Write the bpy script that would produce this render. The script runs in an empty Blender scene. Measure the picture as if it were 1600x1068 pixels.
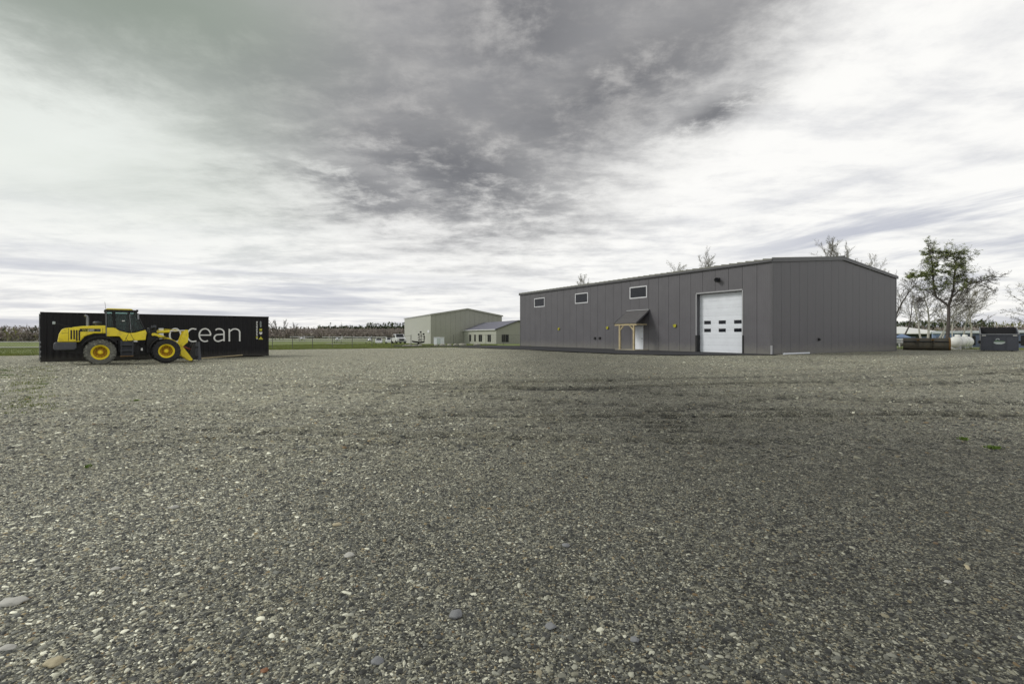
import bpy, bmesh, math, random
import numpy as np
from mathutils import Vector, Matrix, noise as mnoise

R = math.radians
random.seed(7)
rng = np.random.default_rng(7)
SC = bpy.context.scene
COL = SC.collection

# ------------------------------------------------------------------ camera, sky, sun, exposure
CAM_H = 1.54
HOR = 524.0      # photograph row of the horizon
FPX = 760.0      # focal length in photograph pixels
cam_d = bpy.data.cameras.new("camera")
cam = bpy.data.objects.new("camera", cam_d)
COL.objects.link(cam)
cam.location = (0, 0, CAM_H)
cam.rotation_euler = (R(90), 0, 0)
cam_d.sensor_width = 36
cam_d.lens = FPX / 1600 * 36
cam_d.shift_y = -(534 - HOR) / 1600
cam_d.clip_start = 0.05
cam_d.clip_end = 9000
SC.camera = cam
SC.view_settings.view_transform = 'Standard'
SC.view_settings.look = 'None'
SC.view_settings.gamma = 1
SC.view_settings.exposure = 0.0
SC.view_settings.use_curve_mapping = False

SUN_AZ, SUN_EL = -84.0, 36.0      # azimuth from +Y, negative = left
w = bpy.data.worlds.new("World")
SC.world = w
w.use_nodes = True
nt = w.node_tree
for n in list(nt.nodes):
    nt.nodes.remove(n)


class NB:
    """small node builder"""
    def __init__(s, nt):
        s.nt = nt

    def n(s, t, **kw):
        nd = s.nt.nodes.new(t)
        for k, v in kw.items():
            setattr(nd, k, v)
        return nd

    def l(s, a, b):
        s.nt.links.new(a, b)

    def m(s, op, a, b=None, c=None, clamp=False):
        nd = s.n('ShaderNodeMath', operation=op, use_clamp=clamp)
        for i, v in enumerate((a, b, c)):
            if v is None:
                continue
            if isinstance(v, (int, float)):
                nd.inputs[i].default_value = v
            else:
                s.l(v, nd.inputs[i])
        return nd.outputs[0]

    def ss(s, v, a, b):
        nd = s.n('ShaderNodeMapRange', interpolation_type='SMOOTHSTEP')
        s.l(v, nd.inputs[0])
        nd.inputs[1].default_value = a
        nd.inputs[2].default_value = b
        return nd.outputs[0]

    def mix(s, f, a, b, blend='MIX'):
        nd = s.n('ShaderNodeMix', data_type='RGBA', blend_type=blend)
        for sock, v in ((nd.inputs[0], f), (nd.inputs[6], a), (nd.inputs[7], b)):
            if isinstance(v, (int, float)):
                sock.default_value = v
            elif isinstance(v, tuple):
                sock.default_value = v if len(v) == 4 else (*v, 1)
            else:
                s.l(v, sock)
        return nd.outputs[2]

    def noise(s, vec, scale, detail=4, rough=.55, dist=0):
        nd = s.n('ShaderNodeTexNoise')
        if vec is not None:
            s.l(vec, nd.inputs['Vector'])
        nd.inputs['Scale'].default_value = scale
        nd.inputs['Detail'].default_value = detail
        nd.inputs['Roughness'].default_value = rough
        nd.inputs['Distortion'].default_value = dist
        return nd.outputs[0]

    def comb(s, x, y, z):
        nd = s.n('ShaderNodeCombineXYZ')
        for i, v in enumerate((x, y, z)):
            if isinstance(v, (int, float)):
                nd.inputs[i].default_value = v
            else:
                s.l(v, nd.inputs[i])
        return nd.outputs[0]

    def ramp(s, f, stops, interp='LINEAR'):
        nd = s.n('ShaderNodeValToRGB')
        nd.color_ramp.interpolation = interp
        el = nd.color_ramp.elements
        while len(el) > 1:
            el.remove(el[0])
        el[0].position = stops[0][0]
        el[0].color = (*stops[0][1], 1)
        for p, c in stops[1:]:
            e = el.new(p)
            e.color = (*c, 1)
        s.l(f, nd.inputs[0])
        return nd.outputs[0]


b = NB(nt)
tc = b.n('ShaderNodeTexCoord')
sep = b.n('ShaderNodeSeparateXYZ')
b.l(tc.outputs['Generated'], sep.inputs[0])
dx, dy, dz = sep.outputs
az = b.m('MULTIPLY', b.m('ARCTAN2', dx, dy), 57.2958)
el = b.m('MULTIPLY', b.m('ARCSINE', dz), 57.2958)
zz = b.m('ADD', b.m('MAXIMUM', dz, 0.0), 0.10)
px_ = b.m('DIVIDE', dx, zz)
py_ = b.m('DIVIDE', dy, zz)
plane = b.comb(px_, py_, 0.0)
# cloud base seen in perspective; turned and stretched so that streaks run up to the right
rot = b.n('ShaderNodeMapping')
rot.inputs['Rotation'].default_value = (0, 0, R(28))
rot.inputs['Scale'].default_value = (0.55, 1.15, 1)
b.l(plane, rot.inputs['Vector'])
pst = rot.outputs[0]
n_big = b.noise(pst, 0.75, 6, .55, .15)
n_mid = b.noise(pst, 1.9, 8, .60, .2)
n_fine = b.noise(plane, 4.2, 9, .68, .15)
# front of the dark cloud bank
da = b.m('ADD', az, 13.0)
front = b.m('ADD', b.m('MULTIPLY', b.m('MULTIPLY', da, da), 0.0088), 11.8)
front = b.m('MINIMUM', front, 40.0)  # added: unseen dark cloud overhead and behind the camera, dims ambient light
dd = b.m('SUBTRACT', el, front)
dd = b.m('ADD', dd, b.m('MULTIPLY', b.m('SUBTRACT', n_big, 0.5), 16.0))
dd = b.m('ADD', dd, b.m('MULTIPLY', b.m('SUBTRACT', n_mid, 0.5), 16.0))
dd = b.m('ADD', dd, b.m('MULTIPLY', b.m('SUBTRACT', n_fine, 0.5), 12.0))
veil = b.ss(dd, -9.0, 5.0)
dark = b.ss(dd, -2.5, 8.0)


def gauss(a0, e0, sa, se, rotd=0, wob=1.0):
    a = b.m('SUBTRACT', az, a0)
    e = b.m('SUBTRACT', el, e0)
    a = b.m('ADD', a, b.m('MULTIPLY', b.m('SUBTRACT', n_mid, .5), 18.0 * wob))
    e = b.m('ADD', e, b.m('MULTIPLY', b.m('SUBTRACT', n_fine, .5), 10.0 * wob))
    c, s_ = math.cos(R(rotd)), math.sin(R(rotd))
    a2 = b.m('ADD', b.m('MULTIPLY', a, c / sa), b.m('MULTIPLY', e, s_ / sa))
    e2 = b.m('ADD', b.m('MULTIPLY', a, -s_ / se), b.m('MULTIPLY', e, c / se))
    r2 = b.m('ADD', b.m('MULTIPLY', a2, a2), b.m('MULTIPLY', e2, e2))
    return b.m('EXPONENT', b.m('MULTIPLY', r2, -1.0))


blot = gauss(-6.5, 19.0, 11.5, 4.6, -14)
for g_, k in ((gauss(13, 27.5, 10, 2.6, 14), .9), (gauss(3, 33, 7, 4, 0), .9), (gauss(-17, 16.5, 7, 2.4, -12), .75),
              (gauss(22.5, 23.0, 5.0, 1.3, 14, .3), 1.0), (gauss(6, 24, 9, 3, 20), .5), (gauss(-22, 27, 14, 4, 0), .35)):
    blot = b.m('MAXIMUM', blot, b.m('MULTIPLY', g_, k))
blot = b.m('MULTIPLY', blot, b.ss(n_fine, .28, .58))
# thin low streaks towards the horizon
sv = b.comb(b.m('MULTIPLY', az, .05), b.m('SUBTRACT', b.m('MULTIPLY', el, .40), b.m('MULTIPLY', az, .040)), 3.1)
n_st = b.noise(sv, 1.0, 7, .58, .3)
sv2 = b.comb(b.m('MULTIPLY', az, .035), b.m('MULTIPLY', el, .62), 9.0)
n_st2 = b.noise(sv2, 1.0, 6, .58, .3)
right = b.ss(az, 16.0, 36.0)
leftw = b.ss(b.m('MULTIPLY', az, -1.0), -4.0, 22.0)
lowleft = b.m('MULTIPLY', b.ss(n_st2, .40, .64), b.ss(b.m('MULTIPLY', el, -1.0), -9.5, -4.0))
lowleft = b.m('MULTIPLY', lowleft, b.m('ADD', b.m('MULTIPLY', leftw, .75), .25))
streak = b.m('MULTIPLY', b.ss(n_st, .46, .66), b.ss(b.m('MULTIPLY', el, -1.0), -17.0, -9.0))
streak = b.m('MULTIPLY', streak, b.m('ADD', b.m('MULTIPLY', right, .85), .10))
streak = b.m('MAXIMUM', streak, b.m('MULTIPLY', lowleft, 1.0))
# cloud radiance
wisp = b.m('MULTIPLY', b.ss(n_fine, .35, .75), .10)
bright = b.mix(b.ss(b.m('ADD', b.m('MULTIPLY', n_mid, .72), b.m('MULTIPLY', n_fine, .28)), .44, .68), (1.03, 1.02, .99), (.72, .725, .745))
bright = b.mix(b.m('MULTIPLY', b.ss(b.m('MULTIPLY', az, -1.0), 12.0, 40.0), b.ss(el, 4.0, 17.0)), bright, b.mix(n_mid, (.86, .89, .83), (.70, .74, .68)))
bright = b.mix(b.m('MULTIPLY', streak, .95), bright, (.50, .52, .60))
greyc = b.mix(b.ss(b.m('ADD', b.m('MULTIPLY', n_mid, .5), b.m('MULTIPLY', n_fine, .5)), .38, .62), (.47, .46, .45), (.235, .233, .24))
green = b.ss(b.m('MULTIPLY', az, -1.0), 14.0, 36.0)
greyc = b.mix(b.m('MULTIPLY', green, .8), greyc, (.40, .44, .385))
veilc = b.mix(b.m('MULTIPLY', green, .8), (.62, .615, .605), (.58, .62, .56))
cl = b.mix(b.m('MULTIPLY', veil, .9), bright, veilc)
cl = b.mix(b.m('MULTIPLY', dark, .95), cl, greyc)
cl = b.mix(b.m('MULTIPLY', blot, .95), cl, (.14, .14, .150))
cl = b.mix(wisp, cl, (.9, .9, .9))
# brighter veil round the hidden sun at the upper left
glow = gauss(-42, 18.0, 9, 4.5, 10, .8)
cl = b.mix(b.m('MULTIPLY', glow, .7), cl, (.92, .95, .90))
cl = b.mix(b.m('MULTIPLY', gauss(-40, 29.5, 16, 4.6, 0, .6), .75), cl, (.27, .315, .255))
sky = b.n('ShaderNodeTexSky', sky_type='NISHITA')
sky.sun_disc = False
sky.sun_elevation = R(SUN_EL)
sky.sun_rotation = R(SUN_AZ)
bg1 = b.n('ShaderNodeBackground')
b.l(sky.outputs[0], bg1.inputs[0])
bg1.inputs[1].default_value = 0.1
bg2 = b.n('ShaderNodeBackground')
b.l(cl, bg2.inputs[0])
bg2.inputs[1].default_value = 1.0
ms = b.n('ShaderNodeMixShader')
ms.inputs[0].default_value = 0.95
b.l(bg1.outputs[0], ms.inputs[1])
b.l(bg2.outputs[0], ms.inputs[2])
wo = b.n('ShaderNodeOutputWorld')
b.l(ms.outputs[0], wo.inputs[0])

sun_d = bpy.data.lights.new("sun", 'SUN')
sun = bpy.data.objects.new("sun", sun_d)
COL.objects.link(sun)
sun_d.energy = 1.5
sun_d.angle = R(14)
sun_d.color = (1, .965, .9)
sd = Vector((math.sin(R(SUN_AZ)) * math.cos(R(SUN_EL)), math.cos(R(SUN_AZ)) * math.cos(R(SUN_EL)), math.sin(R(SUN_EL))))
sun.rotation_euler = sd.to_track_quat('Z', 'Y').to_euler()


# ------------------------------------------------------------------ materials
def mat(name, col, rough=.6, metal=0, var=.0, vscale=3, bump=0, bscale=40, col2=None, c2amt=.5, spec=.5, coat=0):
    m = bpy.data.materials.new(name)
    m.use_nodes = True
    k = NB(m.node_tree)
    p = m.node_tree.nodes['Principled BSDF']
    p.inputs['Roughness'].default_value = rough
    p.inputs['Metallic'].default_value = metal
    p.inputs['Specular IOR Level'].default_value = spec
    p.inputs['Coat Weight'].default_value = coat
    t = k.n('ShaderNodeTexCoord')
    ov = t.outputs['Object']
    c = None
    if var or col2:
        nz = k.noise(ov, vscale, 6, .65)
        a = tuple(x * (1 - var) for x in col)
        c_ = tuple(min(1, x * (1 + var)) for x in col)
        c = k.ramp(nz, [(.3, a), (.7, c_)])
        if col2:
            n2 = k.noise(ov, vscale * 2.7, 8, .7)
            f = k.ss(n2, .5, .68)
            c = k.mix(k.m('MULTIPLY', f, c2amt), c, col2)
        k.l(c, p.inputs['Base Color'])
        rr = k.n('ShaderNodeMapRange')
        k.l(nz, rr.inputs[0])
        rr.inputs[3].default_value = max(.05, rough - .12)
        rr.inputs[4].default_value = min(1, rough + .12)
        k.l(rr.outputs[0], p.inputs['Roughness'])
    else:
        p.inputs['Base Color'].default_value = (*col, 1)
    if bump:
        bn = k.n('ShaderNodeBump')
        bn.inputs['Strength'].default_value = bump
        bn.inputs['Distance'].default_value = .02
        k.l(k.noise(ov, bscale, 5, .6), bn.inputs['Height'])
        k.l(bn.outputs[0], p.inputs['Normal'])
    return m


def glass_mat(name, tint, rough=.03, tr=.8):
    m = bpy.data.materials.new(name)
    m.use_nodes = True
    k = NB(m.node_tree)
    out = m.node_tree.nodes['Material Output']
    m.node_tree.nodes.remove(m.node_tree.nodes['Principled BSDF'])
    tb = k.n('ShaderNodeBsdfTransparent')
    tb.inputs[0].default_value = (*tint, 1)
    gl = k.n('ShaderNodeBsdfGlossy')
    gl.inputs['Roughness'].default_value = rough
    fr = k.n('ShaderNodeFresnel')
    fr.inputs[0].default_value = 1.5
    mx = k.n('ShaderNodeMixShader')
    k.l(k.m('MULTIPLY', fr.outputs[0], .55, clamp=True), mx.inputs[0])
    k.l(tb.outputs[0], mx.inputs[1])
    k.l(gl.outputs[0], mx.inputs[2])
    k.l(mx.outputs[0], out.inputs[0])
    return m


STONE_STOPS = [(0, (.028, .029, .031)), (.22, (.055, .056, .060)), (.42, (.095, .098, .104)), (.56, (.145, .145, .138)),
               (.68, (.20, .205, .21)), (.77, (.29, .28, .245)), (.85, (.40, .395, .36)), (.905, (.32, .26, .17)), (.915, (.20, .125, .07)), (.922, (.34, .34, .33)),
               (.95, (.54, .535, .50)), (.98, (.70, .69, .64)), (1.0, (.86, .85, .80))]


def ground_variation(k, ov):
    """broad patches: 0 = fine dark trodden gravel, 1 = coarse pale stones (more on the left), with light falloff painted in"""
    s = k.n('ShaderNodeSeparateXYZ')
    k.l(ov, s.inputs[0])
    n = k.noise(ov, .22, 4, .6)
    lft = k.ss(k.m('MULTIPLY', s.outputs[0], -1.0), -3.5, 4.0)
    rgt = k.m('MULTIPLY', k.ss(s.outputs[0], 2.0, 12.0), k.ss(s.outputs[1], 3.5, 9.0))  # painted vignette: right side pales farther out, near right corner stays dark
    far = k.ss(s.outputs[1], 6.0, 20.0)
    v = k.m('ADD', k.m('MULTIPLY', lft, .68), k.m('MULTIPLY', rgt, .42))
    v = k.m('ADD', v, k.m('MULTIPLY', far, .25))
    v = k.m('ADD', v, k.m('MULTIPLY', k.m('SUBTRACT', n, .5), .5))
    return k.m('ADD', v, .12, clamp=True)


def gravel_ground():
    m = bpy.data.materials.new("gravel")
    m.use_nodes = True
    k = NB(m.node_tree)
    p = m.node_tree.nodes['Principled BSDF']
    t = k.n('ShaderNodeTexCoord')
    ov = t.outputs['Object']
    wv = k.n('ShaderNodeVectorMath', operation='ADD')
    nc = k.n('ShaderNodeTexNoise')
    k.l(ov, nc.inputs['Vector'])
    nc.inputs['Scale'].default_value = 45
    sc_ = k.n('ShaderNodeVectorMath', operation='SCALE')
    k.l(nc.outputs[1], sc_.inputs[0])
    sc_.inputs[3].default_value = .012
    k.l(ov, wv.inputs[0])
    k.l(sc_.outputs[0], wv.inputs[1])
    vv = wv.outputs[0]

    def vor(scale, feature='F1', rnd=1.0):
        v = k.n('ShaderNodeTexVoronoi', feature=feature)
        k.l(vv, v.inputs['Vector'])
        v.inputs['Scale'].default_value = scale
        v.inputs['Randomness'].default_value = rnd
        return v
    v1 = vor(95)
    v2 = vor(42)
    v3 = vor(17)
    v4 = vor(7.5)

    def chan(v):
        s = k.n('ShaderNodeSeparateColor')
        k.l(v.outputs['Color'], s.inputs[0])
        return s.outputs
    c1, c2, c3, c4 = chan(v1), chan(v2), chan(v3), chan(v4)
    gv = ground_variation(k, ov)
    base = k.ramp(c1[0], [(0, (.03, .03, .032)), (.3, (.075, .075, .074)), (.52, (.145, .143, .13)), (.70, (.26, .255, .23)), (.80, (.42, .41, .37)), (.90, (.68, .67, .62)), (1, (.90, .89, .85))])
    mid = k.ramp(c2[0], STONE_STOPS)
    big = k.ramp(c3[0], STONE_STOPS)
    hug = k.ramp(c4[0], STONE_STOPS)
    # which cells hold a bigger stone
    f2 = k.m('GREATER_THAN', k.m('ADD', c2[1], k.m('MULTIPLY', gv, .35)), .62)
    in2 = k.m('LESS_THAN', v2.outputs['Distance'], .46)
    col = k.mix(k.m('MULTIPLY', f2, in2), base, mid)
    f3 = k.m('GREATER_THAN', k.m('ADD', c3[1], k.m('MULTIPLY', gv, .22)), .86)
    in3 = k.m('LESS_THAN', v3.outputs['Distance'], .36)
    m3 = k.m('MULTIPLY', f3, in3)
    col = k.mix(m3, col, big)
    f4 = k.m('GREATER_THAN', k.m('ADD', c4[1], k.m('MULTIPLY', gv, .05)), .965)
    in4 = k.m('LESS_THAN', v4.outputs['Distance'], .3)
    m4 = k.m('MULTIPLY', f4, in4)
    col = k.mix(k.m('MULTIPLY', m4, .8), col, hug)
    # dust and fines between the stones, paler with the broad patches and their painted falloff
    n = k.noise(ov, .9, 6, .65)
    n2 = k.noise(ov, 5.5, 5, .7)
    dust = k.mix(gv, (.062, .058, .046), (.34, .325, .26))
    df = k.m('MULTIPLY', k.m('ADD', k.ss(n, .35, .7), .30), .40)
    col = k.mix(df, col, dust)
    mul = k.m('ADD', k.m('MULTIPLY', gv, 1.0), .56)  # gravel patches and painted light falloff both scale the brightness
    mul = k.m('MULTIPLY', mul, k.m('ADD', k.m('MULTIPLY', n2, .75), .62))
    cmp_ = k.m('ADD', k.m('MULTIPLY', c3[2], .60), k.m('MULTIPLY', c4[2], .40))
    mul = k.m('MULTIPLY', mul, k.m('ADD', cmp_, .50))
    at = k.n('ShaderNodeAttribute', attribute_name='rut')
    mul = k.m('MULTIPLY', mul, k.m('SUBTRACT', 1.0, k.m('MULTIPLY', at.outputs['Fac'], .85)))
    hsv = k.n('ShaderNodeMix', data_type='RGBA', blend_type='MULTIPLY')
    hsv.inputs[0].default_value = 1
    k.l(col, hsv.inputs[6])
    cc = k.comb(mul, k.m('MULTIPLY', mul, .995), k.m('MULTIPLY', mul, .86))
    k.l(cc, hsv.inputs[7])
    k.l(hsv.outputs[2], p.inputs['Base Color'])
    p.inputs['Roughness'].default_value = .72
    p.inputs['Specular IOR Level'].default_value = .35
    # relief
    h1 = k.m('SUBTRACT', 1.0, v1.outputs['Distance'])
    h2 = k.m('MULTIPLY', k.m('MULTIPLY', f2, in2), k.m('SUBTRACT', 1.1, v2.outputs['Distance']))
    h3 = k.m('MULTIPLY', m3, k.m('SUBTRACT', 1.2, v3.outputs['Distance']))
    h4 = k.m('MULTIPLY', m4, k.m('SUBTRACT', 1.2, v4.outputs['Distance']))
    hh = k.m('ADD', k.m('MULTIPLY', h1, .010), k.m('ADD', k.m('MULTIPLY', h2, .016), k.m('MULTIPLY', h3, .030)))
    hh = k.m('ADD', hh, k.m('MULTIPLY', h4, .03))
    hh = k.m('ADD', hh, k.m('MULTIPLY', k.noise(ov, 3.0, 5, .6), .05))
    bn = k.n('ShaderNodeBump')
    bn.inputs['Strength'].default_value = 1.0
    bn.inputs['Distance'].default_value = 1.0
    k.l(hh, bn.inputs['Height'])
    k.l(bn.outputs[0], p.inputs['Normal'])
    return m


def stone_mat():
    m = bpy.data.materials.new("pebble")
    m.use_nodes = True
    k = NB(m.node_tree)
    p = m.node_tree.nodes['Principled BSDF']
    oi = k.n('ShaderNodeObjectInfo')
    t = k.n('ShaderNodeTexCoord')
    g = k.n('ShaderNodeNewGeometry')
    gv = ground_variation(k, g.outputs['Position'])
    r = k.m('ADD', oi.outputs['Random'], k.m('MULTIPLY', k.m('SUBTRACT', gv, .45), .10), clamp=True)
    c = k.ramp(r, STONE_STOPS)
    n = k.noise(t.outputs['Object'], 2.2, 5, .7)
    mul = k.m('MULTIPLY', k.m('ADD', k.m('MULTIPLY', n, .8), .6), k.m('ADD', k.m('MULTIPLY', gv, 1.05), .50))  # pebbles take the same painted falloff as the ground
    hs = k.n('ShaderNodeMix', data_type='RGBA', blend_type='MULTIPLY')
    hs.inputs[0].default_value = 1
    k.l(c, hs.inputs[6])
    k.l(k.comb(mul, k.m('MULTIPLY', mul, 1.0), k.m('MULTIPLY', mul, .87)), hs.inputs[7])
    k.l(hs.outputs[2], p.inputs['Base Color'])
    p.inputs['Roughness'].default_value = .62
    p.inputs['Specular IOR Level'].default_value = .4
    return m


M = {}
M['gravel'] = gravel_ground()
M['pebble'] = stone_mat()
M['asphalt'] = mat('asphalt', (.030, .030, .035), .85, var=.25, vscale=1.2, bump=.6, bscale=60)
M['grass'] = mat('grass', (.16, .205, .045), .95, var=.40, vscale=.10, col2=(.27, .24, .11), c2amt=.5, bump=.5, bscale=5)
M['blade'] = mat('grass_blade', (.18, .22, .05), .8, var=.4, vscale=.5, col2=(.30, .25, .12), c2amt=.55)
M['weed'] = mat('weed_green', (.12, .19, .03), .7, var=.5, vscale=14)
M['pave'] = mat('taxiway', (.42, .42, .39), .9, var=.15, vscale=.05)
M['panel'] = mat('grey_metal_panel', (.122, .117, .131), .45, var=.10, vscale=.7, spec=.5, bump=.02, bscale=3)
M['panel2'] = mat('grey_metal_recess', (.018, .018, .02), .8)
M['trim'] = mat('grey_trim', (.10, .098, .108), .45, var=.08)
M['trimlight'] = mat('pale_trim', (.36, .36, .38), .5, var=.08)
M['roofm'] = mat('roof_metal', (.25, .25, .21), .45, var=.1)
M['white'] = mat('white_paint', (.80, .83, .90), .45, var=.05, vscale=1.5)
M['whited'] = mat('white_frame', (.70, .70, .74), .5, var=.06)
M['winglass'] = mat('window_glass', (.010, .012, .018), .12, spec=.35)
M['black'] = mat('black_plastic', (.012, .012, .014), .5)
M['timber'] = mat('pine_timber', (.52, .43, .26), .75, var=.22, vscale=5, bump=.2)
M['shingle'] = mat('porch_roof', (.105, .10, .105), .6, var=.15, vscale=4)
M['concrete'] = mat('concrete', (.36, .33, .26), .9, var=.15, vscale=3)
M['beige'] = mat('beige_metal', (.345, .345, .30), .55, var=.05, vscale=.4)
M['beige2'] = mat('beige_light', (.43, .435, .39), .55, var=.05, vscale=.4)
M['blueroof'] = mat('slate_roof', (.17, .17, .22), .5, var=.1, vscale=1)
M['contn'] = mat('container_black', (.0065, .006, .0085), .5, var=.3, vscale=.8, spec=.32, col2=(.014, .014, .016), c2amt=.4)
M['letter'] = mat('lettering_white', (.80, .80, .78), .6)
M['yelmark'] = mat('yellow_mark', (.55, .52, .05), .6)
M['yellow'] = mat('yellow_paint', (.95, .74, .022), .38, var=.10, vscale=2.0, spec=.5, coat=.25, col2=(.42, .29, .06), c2amt=.45)
M['yelrim'] = mat('yellow_rim', (.92, .70, .02), .5, var=.15, vscale=4)
M['rimdish'] = mat('rim_dish', (.48, .28, .015), .65, var=.3, vscale=5, col2=(.16, .08, .02), c2amt=.5)
M['rubber'] = mat('dusty_rubber', (.13, .13, .115), .9, var=.4, vscale=3, col2=(.34, .34, .28), c2amt=.9)
M['rubber2'] = mat('dark_rubber', (.022, .022, .024), .8, var=.3, vscale=4, col2=(.10, .10, .085), c2amt=.5)
M['lgrey'] = mat('loader_grey', (.065, .07, .085), .55, var=.15, vscale=3, col2=(.14, .14, .13), c2amt=.4)
M['ldark'] = mat('loader_black', (.012, .012, .014), .55, var=.2, vscale=3, col2=(.05, .045, .035), c2amt=.3)
M['steel'] = mat('worn_steel', (.26, .27, .29), .4, .6, var=.2, vscale=6)
M['chrome'] = mat('chrome_rod', (.75, .75, .78), .15, 1)
M['cabglass'] = glass_mat('cab_glass', (.66, .76, .74))
M['red'] = mat('dull_red', (.25, .05, .03), .6)
M['rust'] = mat('rusty_steel', (.11, .10, .08), .75, var=.4, vscale=2, col2=(.17, .11, .05), c2amt=.6, bump=.25)
M['rusto'] = mat('rust_orange', (.22, .12, .035), .8, var=.3, vscale=5)
M['dump'] = mat('dumpster_navy', (.052, .056, .075), .5, var=.12, vscale=2, col2=(.085, .09, .105), c2amt=.4)
M['dumpin'] = mat('dumpster_inside', (.02, .02, .024), .8)
M['tank'] = mat('tank_white', (.88, .88, .85), .4, var=.04)
M['pinebark'] = mat('pine_bark', (.10, .085, .08), .9, var=.3, vscale=6, bump=.5)
M['birch'] = mat('birch_bark', (.62, .60, .55), .8, var=.2, vscale=5, col2=(.10, .09, .08), c2amt=.6)
M['twig'] = mat('grey_twig', (.11, .098, .09), .9, var=.2)
M['twig2'] = mat('purple_twig', (.21, .185, .165), .9, var=.2)
M['needle'] = mat('pine_needles', (.22, .26, .085), .8, var=.35, vscale=.9)
M['bud'] = mat('spring_buds', (.19, .20, .10), .8, var=.4, vscale=.8)
M['wood_bare'] = mat('bare_wood', (.30, .26, .235), .95, var=.25, vscale=.09, col2=(.34, .295, .25), c2amt=.5)
M['wood_green'] = mat('conifer_wood', (.055, .075, .028), .95, var=.5, vscale=.09, col2=(.10, .115, .04), c2amt=.5)
M['wood_olive'] = mat('budding_wood', (.20, .20, .08), .95, var=.4, vscale=.1)
M['fence'] = mat('galvanised', (.12, .12, .11), .6, .2)
M['carpaint'] = mat('car_white', (.75, .76, .78), .3, spec=.6, coat=.4)
M['rock'] = mat('boulder', (.34, .33, .28), .9, var=.3, vscale=3, bump=.5, bscale=8)
M['blue'] = mat('pale_blue', (.22, .30, .48), .6, var=.2, vscale=.6)
M['bluegrey'] = mat('blue_grey', (.13, .16, .24), .7, var=.2, vscale=.5)
M['darkgreen'] = mat('dark_green_wall', (.035, .045, .035), .8, var=.2)
M['snowroof'] = mat('white_membrane', (.78, .78, .76), .6, var=.08, vscale=.4)
M['logogreen'] = mat('logo_green', (.10, .18, .10), .6)
M['logogrey'] = mat('logo_pale', (.45, .50, .50), .6)
M['hose'] = mat('yellow_plastic', (.50, .47, .03), .5)
M['peb_pale'] = mat('pale_stone', (.50, .49, .45), .7, var=.2, vscale=30)
M['peb_tan'] = mat('tan_stone', (.48, .42, .28), .7, var=.2, vscale=30)
M['peb_grey'] = mat('grey_stone', (.22, .225, .235), .7, var=.2, vscale=30)
M['peb_rust'] = mat('rust_stone', (.26, .12, .06), .7, var=.2, vscale=30)


def add_splash(m, col, zmax, amt):
    k = NB(m.node_tree)
    p = m.node_tree.nodes['Principled BSDF']
    src = p.inputs['Base Color'].links[0].from_socket
    t = k.n('ShaderNodeTexCoord')
    sp = k.n('ShaderNodeSeparateXYZ')
    k.l(t.outputs['Object'], sp.inputs[0])
    n = k.noise(t.outputs['Object'], 2.5, 6, .7)
    f = k.ss(k.m('ADD', sp.outputs[2], k.m('MULTIPLY', n, -zmax * 1.2)), zmax * .5, -zmax * .6)
    c = k.mix(k.m('MULTIPLY', f, amt), src, col)
    k.l(c, p.inputs['Base Color'])


add_splash(M['panel'], (.26, .25, .21), .8, .45)
add_splash(M['contn'], (.10, .095, .08), .5, .35)

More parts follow.
